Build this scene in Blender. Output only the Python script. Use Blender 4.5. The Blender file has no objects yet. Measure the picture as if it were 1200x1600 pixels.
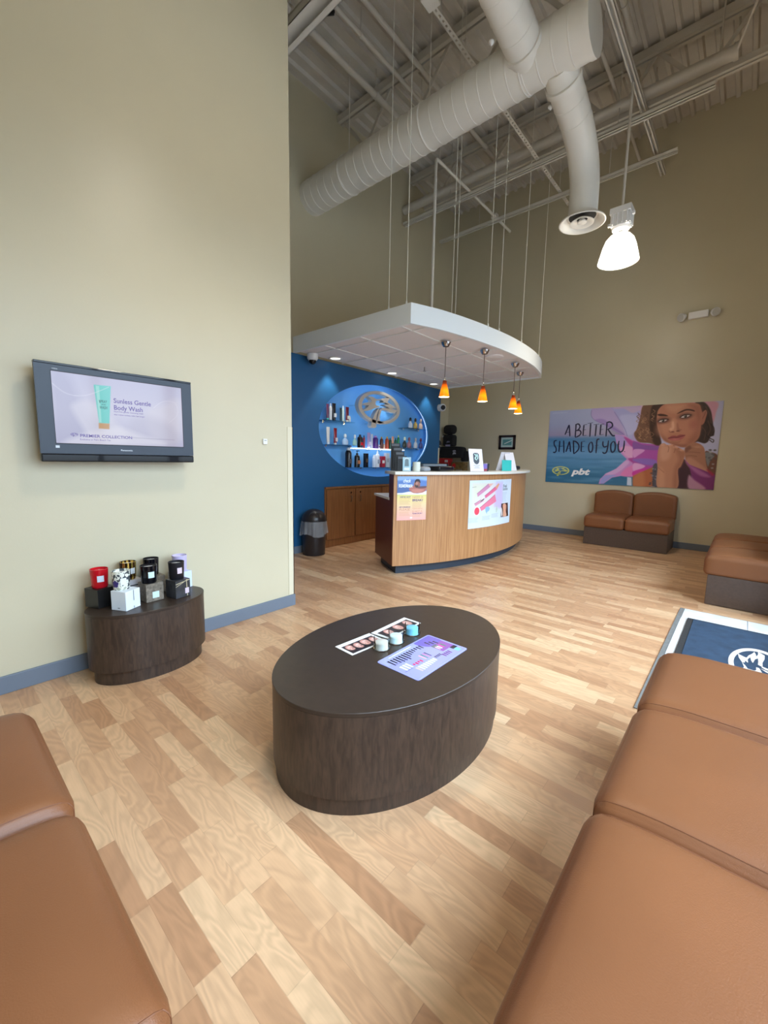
import bpy, bmesh, math, random
import numpy as np
from mathutils import Matrix, Vector

# ---------------------------------------------------------------- camera, world, light, exposure
SC = bpy.context.scene
COL = SC.collection
VS = SC.view_settings
SC.display_settings.display_device = 'sRGB'
VS.view_transform = 'Standard'; VS.look = 'None'; VS.gamma = 1.0; VS.use_curve_mapping = False
VS.exposure = 0.2

CAM_ROWS = [[0.753019, 0.657746, 0.01824], [-0.097587, 0.084223, 0.991657], [-0.650722, 0.748516, -0.127609]]
cd = bpy.data.cameras.new('camera'); cam = bpy.data.objects.new('camera', cd); COL.objects.link(cam)
cd.sensor_fit = 'VERTICAL'; cd.sensor_height = 24.0; cd.lens = 24.0 * 645.56 / 1600.0
cd.clip_start = 0.02; cd.clip_end = 200
r_, u_, f_ = [Vector(v) for v in CAM_ROWS]
m = Matrix.Identity(4)
for i in range(3):
    m[i][0] = r_[i]; m[i][1] = u_[i]; m[i][2] = -f_[i]
m.translation = Vector((0, 0, 1.2))
cam.matrix_world = m
SC.camera = cam

SKY = 7.5          # sky strength
LAMP_W = 17.0     # high-bay lamps
LAMP_DOWN = 62.0  # downward beam of the high-bay lamps
DOWN_W = 20.0      # downlights
world = bpy.data.worlds.new('sky'); SC.world = world; world.use_nodes = True
nt = world.node_tree; nt.nodes.clear()
tc = nt.nodes.new('ShaderNodeTexCoord'); sp = nt.nodes.new('ShaderNodeSeparateXYZ')
mr = nt.nodes.new('ShaderNodeMapRange'); mr.inputs[1].default_value = -1.0; mr.inputs[2].default_value = 1.0
cr = nt.nodes.new('ShaderNodeValToRGB')          # overcast sky: brighter overhead than at the horizon
e = cr.color_ramp.elements
e[0].position = 0.49; e[0].color = (0.12, 0.115, 0.11, 1)
e[1].position = 1.0; e[1].color = (1.9, 2.3, 2.9, 1)
q = e.new(0.505); q.color = (0.35, 0.42, 0.53, 1)
q = e.new(0.65); q.color = (0.73, 0.88, 1.10, 1)
bg = nt.nodes.new('ShaderNodeBackground'); bg.inputs[1].default_value = SKY
wo = nt.nodes.new('ShaderNodeOutputWorld')
nt.links.new(tc.outputs['Generated'], sp.inputs[0]); nt.links.new(sp.outputs[2], mr.inputs[0])
nt.links.new(mr.outputs[0], cr.inputs[0]); nt.links.new(cr.outputs[0], bg.inputs[0]); nt.links.new(bg.outputs[0], wo.inputs[0])

def area(name, loc, rot, sx, sy, power=0, color=(1, 1, 1), portal=False):
    l = bpy.data.lights.new(name, 'AREA'); l.shape = 'RECTANGLE'; l.size = sx; l.size_y = sy
    l.energy = power; l.color = color
    if portal: l.cycles.is_portal = True
    o = bpy.data.objects.new(name, l); COL.objects.link(o); o.location = loc; o.rotation_euler = rot
    return o
WX = 0.47; YB = -0.62; YP = 7.2; XB = -4.6; XT = -2.69; ZC = 5.75; YT = 1.985
WIN_Z0, WIN_Z1 = 0.12, 2.95
WY0 = -0.1; WY1 = 5.35         # near end of the storefront glass
# portals sit in the storefront openings and only guide sky light through them
area('window_portal', (WX - 0.02, (WY0 + WY1) / 2, (0.05 + WIN_Z1) / 2), (0, math.radians(90), 0), WIN_Z1 - 0.05, WY1 - WY0, portal=True)

def point(name, loc, power, color=(1, 1, 1), radius=0.05):
    l = bpy.data.lights.new(name, 'POINT'); l.energy = power; l.color = color; l.shadow_soft_size = radius
    o = bpy.data.objects.new(name, l); COL.objects.link(o); o.location = loc
    return o

# ---------------------------------------------------------------- helpers
def lin(c):
    c = [x / 255.0 for x in c]
    return tuple(x / 12.92 if x <= 0.04045 else ((x + 0.055) / 1.055) ** 2.4 for x in c)

class MB:
    def __init__(s): s.v = []; s.f = []; s.mi = []; s.cur = 0
    def add(s, vs, fs):
        n = len(s.v); s.v += [tuple(v) for v in vs]
        for f in fs: s.f.append(tuple(n + i for i in f)); s.mi.append(s.cur)
        return s
    def box(s, x0, x1, y0, y1, z0, z1):
        vs = [(x, y, z) for z in (z0, z1) for y in (y0, y1) for x in (x0, x1)]
        return s.add(vs, [(0, 2, 3, 1), (4, 5, 7, 6), (0, 1, 5, 4), (2, 6, 7, 3), (0, 4, 6, 2), (1, 3, 7, 5)])
    def obox(s, c, size, ang=0, tilt=0):
        hx, hy, hz = [q / 2 for q in size]; M = Matrix.Rotation(ang, 3, 'Z') @ Matrix.Rotation(tilt, 3, 'Y')
        vs = [Vector(c) + M @ Vector((x, y, z)) for z in (-hz, hz) for y in (-hy, hy) for x in (-hx, hx)]
        return s.add(vs, [(0, 2, 3, 1), (4, 5, 7, 6), (0, 1, 5, 4), (2, 6, 7, 3), (0, 4, 6, 2), (1, 3, 7, 5)])
    def prism(s, pts, z0, z1, axis='Z'):
        n = len(pts)
        if axis == 'Z': P = lambda p, t: (p[0], p[1], t)
        elif axis == 'X': P = lambda p, t: (t, p[0], p[1])
        else: P = lambda p, t: (p[0], t, p[1])
        vs = [P(p, z0) for p in pts] + [P(p, z1) for p in pts]
        return s.add(vs, [tuple(range(n))[::-1], tuple(range(n, 2 * n))] + [(i, (i + 1) % n, n + (i + 1) % n, n + i) for i in range(n)])
    def lathe(s, prof, c=(0, 0, 0), n=32, sx=1, sy=1, caps=True):
        vs = []; k = len(prof)
        for i in range(n):
            a = 2 * math.pi * i / n
            for r, z in prof: vs.append((c[0] + r * math.cos(a) * sx, c[1] + r * math.sin(a) * sy, c[2] + z))
        fs = []
        for i in range(n):
            j = (i + 1) % n
            for q in range(k - 1): fs.append((i * k + q, j * k + q, j * k + q + 1, i * k + q + 1))
        if caps:
            if prof[0][0] > 1e-5: fs.append(tuple(i * k for i in range(n))[::-1])
            if prof[-1][0] > 1e-5: fs.append(tuple(i * k + k - 1 for i in range(n)))
        return s.add(vs, fs)
    def tube(s, pts, r, n=10, caps=True, closed=False):
        pts = [Vector(p) for p in pts]; m_ = len(pts); vs = []; fs = []
        rr = r if isinstance(r, (list, tuple)) else [r] * m_
        t0 = (pts[1] - pts[0]).normalized()
        up = Vector((0, 0, 1)) if abs(t0.z) < .9 else Vector((1, 0, 0))
        nrm = (up - t0 * up.dot(t0)).normalized()
        for i in range(m_):
            if closed: t = (pts[(i + 1) % m_] - pts[i - 1]).normalized()
            else: t = (pts[min(i + 1, m_ - 1)] - pts[max(i - 1, 0)]).normalized()
            nrm = (nrm - t * nrm.dot(t)).normalized(); b = t.cross(nrm)
            for k in range(n):
                a = 2 * math.pi * k / n
                vs.append(pts[i] + (nrm * math.cos(a) + b * math.sin(a)) * rr[i])
        for i in range(m_ if closed else m_ - 1):
            for k in range(n):
                i2 = (i + 1) % m_
                fs.append((i * n + k, i * n + (k + 1) % n, i2 * n + (k + 1) % n, i2 * n + k))
        if caps and not closed: fs += [tuple(range(n))[::-1], tuple(range((m_ - 1) * n, m_ * n))]
        return s.add(vs, fs)
    def grid(s, fn, nu, nv):
        vs = [fn(i / nu, j / nv) for j in range(nv + 1) for i in range(nu + 1)]
        w = nu + 1
        return s.add(vs, [(j * w + i, j * w + i + 1, (j + 1) * w + i + 1, (j + 1) * w + i) for j in range(nv) for i in range(nu)])
    def build(s, name, mats, parent=None, smooth=None, bevel=0, seg=2, fix=True, loc=None):
        me = bpy.data.meshes.new(name); off = Vector((0, 0, 0))
        if parent is not None and parent.get('_o') is None: off = world_loc(parent)
        elif parent is not None: off = world_loc(parent)
        if loc is not None: off = Vector(loc)
        me.from_pydata([tuple(Vector(v) - off) for v in s.v], [], s.f)
        if not isinstance(mats, (list, tuple)): mats = [mats]
        for q in mats: me.materials.append(q)
        for p, i in zip(me.polygons, s.mi): p.material_index = i
        if fix:
            b = bmesh.new(); b.from_mesh(me); bmesh.ops.recalc_face_normals(b, faces=b.faces)
            if bevel:
                es = [e for e in b.edges if len(e.link_faces) == 2 and e.calc_face_angle(0) > math.radians(35)]
                bmesh.ops.bevel(b, geom=es, offset=bevel, segments=seg, affect='EDGES', profile=.5)
            b.to_mesh(me); b.free()
        if smooth is not None:
            for p in me.polygons: p.use_smooth = True
            me.set_sharp_from_angle(angle=math.radians(smooth))
        o = bpy.data.objects.new(name, me); COL.objects.link(o)
        if parent is not None: o.parent = parent
        elif loc is not None: o.location = loc
        return o
WL = {}
def world_loc(o):
    p = Vector(o.location)
    while o.parent is not None:
        o = o.parent; p = p + Vector(o.location)
    return p
def tag(o, label=None, cat=None, group=None, kind=None):
    if label: o['label'] = label
    if cat: o['category'] = cat
    if group: o['group'] = group
    if kind: o['kind'] = kind
    return o
def thing(name, label, cat, loc=(0, 0, 0), group=None):
    o = bpy.data.objects.new(name, None); COL.objects.link(o); o.location = loc; o.empty_display_size = .05
    return tag(o, label, cat, group)
def struct(name, mb, mats, parent=None, **k):
    o = mb.build(name, mats, parent, **k)
    if parent is None: o['kind'] = 'structure'
    return o
def dup(root, loc, label=None, rotz=None):
    r = root.copy(); COL.objects.link(r); r.location = loc
    if rotz is not None: r.rotation_euler = (0, 0, rotz)
    if label: r['label'] = label
    for ch in list(root.children):
        c = ch.copy(); COL.objects.link(c); c.parent = r
        for g in list(ch.children):
            d = g.copy(); COL.objects.link(d); d.parent = c
    return r

# materials
def _n(nt, t, **k):
    n = nt.nodes.new(t)
    for a, b in k.items(): setattr(n, a, b)
    return n
def mat(name, col, rough=.5, metal=0, var=.0, vscale=6, bump=0, bscale=200, emit=None, estr=0, stretch=None, coat=0, spec=None, trans=0, ior=1.45, alpha=1):
    M = bpy.data.materials.new(name); M.use_nodes = True; nt = M.node_tree; b = nt.nodes['Principled BSDF']
    b.inputs['Base Color'].default_value = (*col, 1); b.inputs['Roughness'].default_value = rough; b.inputs['Metallic'].default_value = metal
    b.inputs['Coat Weight'].default_value = coat; b.inputs['IOR'].default_value = ior
    if spec is not None: b.inputs['Specular IOR Level'].default_value = spec
    b.inputs['Transmission Weight'].default_value = trans; b.inputs['Alpha'].default_value = alpha
    if emit: b.inputs['Emission Color'].default_value = (*emit, 1); b.inputs['Emission Strength'].default_value = estr
    tcn = _n(nt, 'ShaderNodeTexCoord'); src = tcn.outputs['Object']
    if stretch:
        mp = _n(nt, 'ShaderNodeMapping'); mp.inputs['Scale'].default_value = stretch; nt.links.new(src, mp.inputs[0]); src = mp.outputs[0]
    if var:
        nz = _n(nt, 'ShaderNodeTexNoise'); nz.inputs['Scale'].default_value = vscale; nz.inputs['Detail'].default_value = 6
        nt.links.new(src, nz.inputs['Vector'])
        rp = _n(nt, 'ShaderNodeMapRange'); rp.inputs[1].default_value = .3; rp.inputs[2].default_value = .7
        rp.inputs[3].default_value = 1 - var; rp.inputs[4].default_value = 1 + var; nt.links.new(nz.outputs['Fac'], rp.inputs[0])
        vm = _n(nt, 'ShaderNodeVectorMath', operation='SCALE'); vm.inputs[0].default_value = col
        nt.links.new(rp.outputs[0], vm.inputs['Scale']); nt.links.new(vm.outputs[0], b.inputs['Base Color'])
    if bump:
        nb = _n(nt, 'ShaderNodeTexNoise'); nb.inputs['Scale'].default_value = bscale; nb.inputs['Detail'].default_value = 3
        nt.links.new(src, nb.inputs['Vector'])
        bp = _n(nt, 'ShaderNodeBump'); bp.inputs['Strength'].default_value = bump; bp.inputs['Distance'].default_value = .002
        nt.links.new(nb.outputs['Fac'], bp.inputs['Height']); nt.links.new(bp.outputs[0], b.inputs['Normal'])
    return M
def mat_vcol(name, rough=.35, emit=0):
    M = bpy.data.materials.new(name); M.use_nodes = True; nt = M.node_tree; b = nt.nodes['Principled BSDF']
    a = _n(nt, 'ShaderNodeAttribute', attribute_name='Col'); b.inputs['Roughness'].default_value = rough
    if emit:
        b.inputs['Base Color'].default_value = (.02, .02, .02, 1)
        nt.links.new(a.outputs['Color'], b.inputs['Emission Color']); b.inputs['Emission Strength'].default_value = emit
    else: nt.links.new(a.outputs['Color'], b.inputs['Base Color'])
    return M
def mat_floor():
    M = bpy.data.materials.new('laminate_floor'); M.use_nodes = True; nt = M.node_tree; b = nt.nodes['Principled BSDF']; L = nt.links
    def mth(op, a, c=None, d=None):
        n = _n(nt, 'ShaderNodeMath', operation=op)
        for i, x in enumerate((a, c, d)):
            if x is None: continue
            if isinstance(x, (int, float)): n.inputs[i].default_value = x
            else: L.new(x, n.inputs[i])
        return n.outputs[0]
    t = _n(nt, 'ShaderNodeTexCoord'); s = _n(nt, 'ShaderNodeSeparateXYZ'); L.new(t.outputs['Object'], s.inputs[0])
    x, y = s.outputs[0], s.outputs[1]
    rw = mth('DIVIDE', y, .0655); row = mth('FLOOR', rw); fy = mth('FRACT', rw)
    wn = _n(nt, 'ShaderNodeTexWhiteNoise', noise_dimensions='1D'); L.new(row, wn.inputs['W'])
    xo = mth('ADD', mth('DIVIDE', x, .36), mth('MULTIPLY', wn.outputs['Value'], 9.7))
    # unequal strip lengths
    xo = mth('ADD', xo, mth('MULTIPLY', mth('SINE', mth('MULTIPLY', xo, 2.1)), .22))
    col = mth('FLOOR', xo); fx = mth('FRACT', xo)
    cb = _n(nt, 'ShaderNodeCombineXYZ'); L.new(row, cb.inputs[0]); L.new(col, cb.inputs[1])
    w2 = _n(nt, 'ShaderNodeTexWhiteNoise', noise_dimensions='3D'); L.new(cb.outputs[0], w2.inputs['Vector'])
    rp = _n(nt, 'ShaderNodeValToRGB'); L.new(w2.outputs['Value'], rp.inputs[0])
    el = rp.color_ramp.elements
    cols = [(0, (174, 129, 94)), (.12, (182, 138, 102)), (.45, (196, 153, 115)), (.75, (204, 164, 126)), (1, (215, 179, 140))]
    el[0].color = (*lin(cols[0][1]), 1); el[1].color = (*lin(cols[-1][1]), 1)
    for p, c in cols[1:-1]: q = el.new(p); q.color = (*lin(c), 1)
    # grain: swirled figure, offset per strip
    cb2 = _n(nt, 'ShaderNodeCombineXYZ')
    L.new(mth('ADD', mth('MULTIPLY', x, 2.6), mth('MULTIPLY', w2.outputs['Value'], 37.0)), cb2.inputs[0])
    L.new(mth('ADD', mth('MULTIPLY', y, 9.0), mth('MULTIPLY', w2.outputs['Value'], 91.0)), cb2.inputs[1])
    nz = _n(nt, 'ShaderNodeTexNoise'); nz.inputs['Scale'].default_value = 1.0; nz.inputs['Detail'].default_value = 2; nz.inputs['Distortion'].default_value = .6
    L.new(cb2.outputs[0], nz.inputs['Vector'])
    rings = mth('SINE', mth('MULTIPLY', nz.outputs['Fac'], 75.0))
    nz2 = _n(nt, 'ShaderNodeTexNoise'); nz2.inputs['Scale'].default_value = 1.0; nz2.inputs['Detail'].default_value = 5
    cb3 = _n(nt, 'ShaderNodeCombineXYZ'); L.new(mth('MULTIPLY', x, 14.0), cb3.inputs[0]); L.new(mth('MULTIPLY', y, 160.0), cb3.inputs[1]); L.new(cb3.outputs[0], nz2.inputs['Vector'])
    g = mth('ADD', mth('MULTIPLY', rings, .075), mth('MULTIPLY', mth('SUBTRACT', nz2.outputs['Fac'], .5), .22))
    # joints
    jy = mth('LESS_THAN', fy, .02); jx = mth('LESS_THAN', fx, .006)
    j = mth('MULTIPLY', mth('MAXIMUM', jy, jx), .16)
    k = mth('SUBTRACT', mth('ADD', g, 1.0), j)
    vm = _n(nt, 'ShaderNodeVectorMath', operation='SCALE'); L.new(rp.outputs[0], vm.inputs[0]); L.new(k, vm.inputs['Scale'])
    L.new(vm.outputs[0], b.inputs['Base Color'])
    L.new(mth('ADD', mth('MULTIPLY', nz2.outputs['Fac'], .16), .24), b.inputs['Roughness'])
    bp = _n(nt, 'ShaderNodeBump'); bp.inputs['Strength'].default_value = .12; bp.inputs['Distance'].default_value = .001
    L.new(g, bp.inputs['Height']); L.new(bp.outputs[0], b.inputs['Normal'])
    return M
def mat_veneer(name, c0, c1, rough=.38, sc=(60, 60, 3)):
    M = bpy.data.materials.new(name); M.use_nodes = True; nt = M.node_tree; b = nt.nodes['Principled BSDF']; L = nt.links
    t = _n(nt, 'ShaderNodeTexCoord'); mp = _n(nt, 'ShaderNodeMapping'); mp.inputs['Scale'].default_value = sc; L.new(t.outputs['Object'], mp.inputs[0])
    nz = _n(nt, 'ShaderNodeTexNoise'); nz.inputs['Scale'].default_value = 1; nz.inputs['Detail'].default_value = 5; nz.inputs['Distortion'].default_value = .8; L.new(mp.outputs[0], nz.inputs['Vector'])
    rp = _n(nt, 'ShaderNodeValToRGB'); rp.color_ramp.elements[0].position = .34; rp.color_ramp.elements[1].position = .66
    rp.color_ramp.elements[0].color = (*c0, 1); rp.color_ramp.elements[1].color = (*c1, 1); L.new(nz.outputs['Fac'], rp.inputs[0])
    L.new(rp.outputs[0], b.inputs['Base Color']); b.inputs['Roughness'].default_value = rough
    return M
def mat_glass(name, tint=(.93, .96, .95), refl=.08):
    M = bpy.data.materials.new(name); M.use_nodes = True; nt = M.node_tree; nt.nodes.clear(); L = nt.links
    o = _n(nt, 'ShaderNodeOutputMaterial'); mx = _n(nt, 'ShaderNodeMixShader'); tr = _n(nt, 'ShaderNodeBsdfTransparent'); gl = _n(nt, 'ShaderNodeBsdfGlossy')
    fr = _n(nt, 'ShaderNodeLayerWeight'); fr.inputs['Blend'].default_value = refl
    tr.inputs[0].default_value = (*tint, 1); gl.inputs['Roughness'].default_value = .02
    L.new(fr.outputs['Fresnel'], mx.inputs[0]); L.new(tr.outputs[0], mx.inputs[1]); L.new(gl.outputs[0], mx.inputs[2]); L.new(mx.outputs[0], o.inputs[0])
    return M

M_WALL = mat('olive_wall_paint', (.575, .52, .375), .36, var=.015, vscale=3, bump=.12, bscale=90)
M_BLUE = mat('deep_blue_wall_paint', lin((30, 88, 135)), .45, bump=.1, bscale=90)
M_SKYB = mat('light_blue_niche_paint', lin((100, 165, 222)), .45)
M_WHITEP = mat('white_paint', (.74, .74, .73), .5)
M_CEILP = mat('primed_steel_deck', (.62, .58, .52), .6, var=.06, vscale=5)
M_STEEL = mat('painted_steel', (.62, .58, .52), .5)
M_DUCT = mat('painted_duct', (.80, .77, .71), .42, var=.03, vscale=4)
M_TILE = mat('ceiling_tile', (.84, .79, .78), .85, bump=.3, bscale=350)
M_TBAR = mat('white_grid_bar', (.80, .79, .76), .35)
M_FASCIA = mat('white_fascia', (.80, .84, .86), .45)
M_BASE = mat('blue_grey_vinyl_base', lin((108, 118, 132)), .45)
M_GUARD = mat('beige_corner_guard', lin((212, 204, 180)), .4)
M_FLOOR = mat_floor()
M_DARKLAM = mat_veneer('dark_brown_laminate', lin((48, 36, 29)), lin((70, 53, 42)), .42, (70, 70, 12))
M_DARKTOP = mat('dark_brown_laminate_top', lin((54, 42, 34)), .38, var=.10, vscale=30)
M_SOFAB = mat('door_lit_speckled_laminate', lin((84, 68, 59)), .4, var=.10, vscale=55)  # table laminate lightened, with the light from the door put into its colour
M_LEATHER = mat('brown_leather', lin((125, 78, 47)), .42, var=.07, vscale=3, bump=.25, bscale=420)
M_STITCH = mat('brown_thread', lin((120, 74, 46)), .6)
M_VENEER = mat_veneer('oak_veneer', lin((160, 112, 70)), lin((192, 144, 98)), .36, (95, 95, 2.2))
M_CHERRY = mat('dark_cherry_laminate', lin((92, 38, 22)), .35)
M_CABDOOR = mat_veneer('brown_oak_veneer', lin((120, 74, 40)), lin((148, 98, 58)), .4, (90, 90, 2.2))
M_TOEK = mat('charcoal_toe_kick', lin((44, 54, 66)), .5)
M_SOLID = mat('off_white_solid_surface', (.78, .77, .72), .25)
M_BLACK = mat('black_plastic', (.012, .012, .014), .3)
M_GLOSSB = mat('glossy_black', (.008, .009, .013), .06)
M_BEZEL = mat('grey_blue_bezel', lin((50, 58, 72)), .32)
M_CHROME = mat('chrome', (.8, .8, .8), .12, 1)
M_BRUSH = mat('brushed_nickel', (.66, .62, .57), .45, .65, bump=.2, bscale=60, stretch=(1, 1, 30))
M_DARKMET = mat('dark_nickel', (.35, .32, .30), .28, 1)
M_WHITE = mat('white_plastic', (.8, .8, .8), .35)
M_PAPER = mat('white_paper', (.86, .87, .88), .4)
M_GLASS = mat_glass('clear_glass')
M_GLASS2 = mat_glass('shelf_glass', (.80, .92, .95), .2)
M_MATB = mat('navy_mat_pile', lin((38, 58, 80)), .95, var=.22, vscale=14, bump=.8, bscale=300)
M_MATEDGE = mat('black_mat_edge', lin((40, 38, 38)), .8, var=.2, vscale=60)
M_MATCRM = mat('cream_mat_pile', lin((214, 202, 190)), .95, bump=.8, bscale=300)
M_TILEW = mat('white_marble_tile', (.74, .77, .80), .25, var=.08, vscale=9)
M_TRIMG = mat('grey_floor_trim', lin((118, 118, 116)), .45, var=.15, vscale=60)
M_ALU = mat('aluminium_frame', (.55, .55, .55), .4, .8)
M_PAVE = mat('asphalt_pavement', (.21, .2, .19), .9, var=.08, vscale=2)
def cmat(name, rgb, rough=.35, **k): return mat(name, lin(rgb), rough, **k)

# ---------------------------------------------------------------- printed pictures: colours laid on a fine grid
class Print:
    def __init__(s, w, h, pitch):
        s.w, s.h, s.p = w, h, pitch
        s.nx = int(round(w / pitch)) + 1; s.ny = int(round(h / pitch)) + 1
        s.X, s.Y = np.meshgrid(np.linspace(0, w, s.nx), np.linspace(0, h, s.ny))
        s.C = np.ones((s.ny, s.nx, 3)) * 255.0
    def mixin(s, a, col, sl=None):
        sl = sl or (slice(None), slice(None)); c = np.asarray(col, float)
        s.C[sl] = s.C[sl] * (1 - a[..., None]) + c * a[..., None]
    def fill(s, c): s.C[:] = c
    def vgrad(s, stops):
        ys = [a * s.h for a, _ in stops]; cs = np.array([c for _, c in stops], float)
        for k in range(3): s.C[..., k] = np.interp(s.Y, ys, cs[:, k])
    def box(s, x0, x1, y0, y1):
        i0 = max(0, int(x0 / s.w * (s.nx - 1)) - 1); i1 = min(s.nx, int(x1 / s.w * (s.nx - 1)) + 3)
        j0 = max(0, int(y0 / s.h * (s.ny - 1)) - 1); j1 = min(s.ny, int(y1 / s.h * (s.ny - 1)) + 3)
        if i0 >= i1 or j0 >= j1: return None
        return (slice(j0, j1), slice(i0, i1))
    def poly(s, pts, col, blur=0, alpha=1, smooth=True):
        if smooth: pts = crom(pts, 5, True)
        P = np.array(pts); b = max(blur, s.p * .9)
        sl = s.box(P[:, 0].min() - b, P[:, 0].max() + b, P[:, 1].min() - b, P[:, 1].max() + b)
        if sl is None: return
        X, Y = s.X[sl], s.Y[sl]; d = np.full(X.shape, 1e9); ins = np.zeros(X.shape, bool)
        for (x0, y0), (x1, y1) in zip(P, np.roll(P, -1, 0)):
            ex, ey = x1 - x0, y1 - y0; L2 = ex * ex + ey * ey + 1e-12
            t = np.clip(((X - x0) * ex + (Y - y0) * ey) / L2, 0, 1)
            d = np.minimum(d, (X - x0 - t * ex) ** 2 + (Y - y0 - t * ey) ** 2)
            cnd = ((y0 > Y) != (y1 > Y)) & (X < (x1 - x0) * (Y - y0) / (y1 - y0 + 1e-12) + x0)
            ins ^= cnd
        d = np.sqrt(d) * np.where(ins, 1, -1)
        s.mixin(np.clip(.5 + d / b, 0, 1) * alpha, col, sl)
    def ell(s, cx, cy, rx, ry, col, blur=0, alpha=1, rot=0):
        R = max(rx, ry) + blur + s.p; sl = s.box(cx - R, cx + R, cy - R, cy + R)
        if sl is None: return
        X, Y = s.X[sl] - cx, s.Y[sl] - cy; c, n = math.cos(rot), math.sin(rot)
        u = (X * c + Y * n) / rx; v = (-X * n + Y * c) / ry
        d = (1 - np.hypot(u, v)) * min(rx, ry)
        s.mixin(np.clip(.5 + d / max(blur, s.p), 0, 1) * alpha, col, sl)
    def stroke(s, pts, wd, col, alpha=1, smooth=True, blur=0):
        if smooth and len(pts) > 2: pts = crom(pts, 6, False)
        P = np.array(pts); R = wd + s.p + blur
        sl = s.box(P[:, 0].min() - R, P[:, 0].max() + R, P[:, 1].min() - R, P[:, 1].max() + R)
        if sl is None: return
        X, Y = s.X[sl], s.Y[sl]; d = np.full(X.shape, 1e9)
        for (x0, y0), (x1, y1) in zip(P[:-1], P[1:]):
            ex, ey = x1 - x0, y1 - y0; L2 = ex * ex + ey * ey + 1e-12
            t = np.clip(((X - x0) * ex + (Y - y0) * ey) / L2, 0, 1)
            d = np.minimum(d, (X - x0 - t * ex) ** 2 + (Y - y0 - t * ey) ** 2)
        s.mixin(np.clip(.5 + (wd / 2 - np.sqrt(d)) / max(blur, s.p), 0, 1) * alpha, col, sl)
    def rect(s, x0, x1, y0, y1, col, alpha=1): s.poly([(x0, y0), (x1, y0), (x1, y1), (x0, y1)], col, 0, alpha, False)
    def lines(s, x0, x1, y, n, dy, col, hgt, alpha=.5, seed=0):
        rg = random.Random(seed)
        for i in range(n):
            s.rect(x0, x0 + (x1 - x0) * rg.uniform(.75, 1), y - i * dy - hgt, y - i * dy, col, alpha)
    def mesh(s, name, fn, material, parent=None, thick=None):
        n = s.nx * s.ny; xs = s.X.ravel(); ys = s.Y.ravel()
        off = world_loc(parent) if parent is not None else Vector((0, 0, 0))
        co = np.array([tuple(Vector(fn(a, b)) - off) for a, b in zip(xs, ys)], dtype=np.float32)
        i, j = np.meshgrid(np.arange(s.nx - 1), np.arange(s.ny - 1)); a = (j * s.nx + i).ravel()
        F = np.stack([a, a + 1, a + 1 + s.nx, a + s.nx], 1)
        me = bpy.data.meshes.new(name); me.from_pydata(co.tolist(), [], F.tolist())
        at = me.color_attributes.new('Col', 'FLOAT_COLOR', 'POINT')
        c = np.clip(s.C.reshape(-1, 3) / 255, 0, 1); c = np.where(c <= .04045, c / 12.92, ((c + .055) / 1.055) ** 2.4)
        at.data.foreach_set('color', np.concatenate([c, np.ones((n, 1))], 1).astype(np.float32).ravel())
        me.materials.append(material)
        o = bpy.data.objects.new(name, me); COL.objects.link(o)
        if parent is not None: o.parent = parent
        return o
def crom(pts, k, closed):
    P = [np.array(p, float) for p in pts]; n = len(P); out = []
    if n < 3: return [tuple(p) for p in P]
    rg = range(n) if closed else range(n - 1)
    for i in rg:
        if closed: a, b, c, d = P[i - 1], P[i], P[(i + 1) % n], P[(i + 2) % n]
        else: a, b, c, d = P[max(i - 1, 0)], P[i], P[i + 1], P[min(i + 2, n - 1)]
        for q in range(k):
            t = q / k
            out.append(tuple(.5 * ((2 * b) + (c - a) * t + (2 * a - 5 * b + 4 * c - d) * t * t + (3 * b - a - 3 * c + d) * t ** 3)))
    if not closed: out.append(tuple(P[-1]))
    return out
def ribbon(mb, pts, w0, fn, k=6, w1=None, smooth=True):
    """brush stroke as a flat ribbon on a surface fn(x, y)"""
    if smooth and len(pts) > 2: pts = crom(pts, k, False)
    P = [Vector(p) for p in pts]; n = len(P); vs = []
    for i, p in enumerate(P):
        t = (P[min(i + 1, n - 1)] - P[max(i - 1, 0)]); t.normalize(); q = Vector((-t.y, t.x))
        f = i / (n - 1); w = (w0 if w1 is None else w0 + (w1 - w0) * f) / 2 * min(1, .55 + 3 * min(f, 1 - f))
        vs += [fn(*(p + q * w)), fn(*(p - q * w))]
    mb.add(vs, [(2 * i, 2 * i + 1, 2 * i + 3, 2 * i + 2) for i in range(n - 1)])
def text2d(s, size, align='LEFT', bold=0, shear=0, spacing=1):
    c = bpy.data.curves.new('t', 'FONT'); c.body = s; c.size = size; c.align_x = align; c.offset = bold; c.shear = shear; c.space_character = spacing
    c.resolution_u = 3
    o = bpy.data.objects.new('t', c); COL.objects.link(o)
    dg = bpy.context.evaluated_depsgraph_get(); me = bpy.data.meshes.new_from_object(o.evaluated_get(dg))
    vs = [tuple(v.co)[:2] for v in me.vertices]; fs = [tuple(p.vertices) for p in me.polygons]
    bpy.data.objects.remove(o); bpy.data.curves.remove(c); bpy.data.meshes.remove(me)
    return vs, fs
def put_text(mb, s, x, y, size, fn, **k):
    fitw = k.pop('fitw', None)
    vs, fs = text2d(s, size, **k)
    if not vs: return
    sx = 1
    if fitw:
        w = max(v[0] for v in vs) - min(v[0] for v in vs); sx = fitw / w
    mb.add([fn(x + a * sx, y + b) for a, b in vs], fs)

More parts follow.
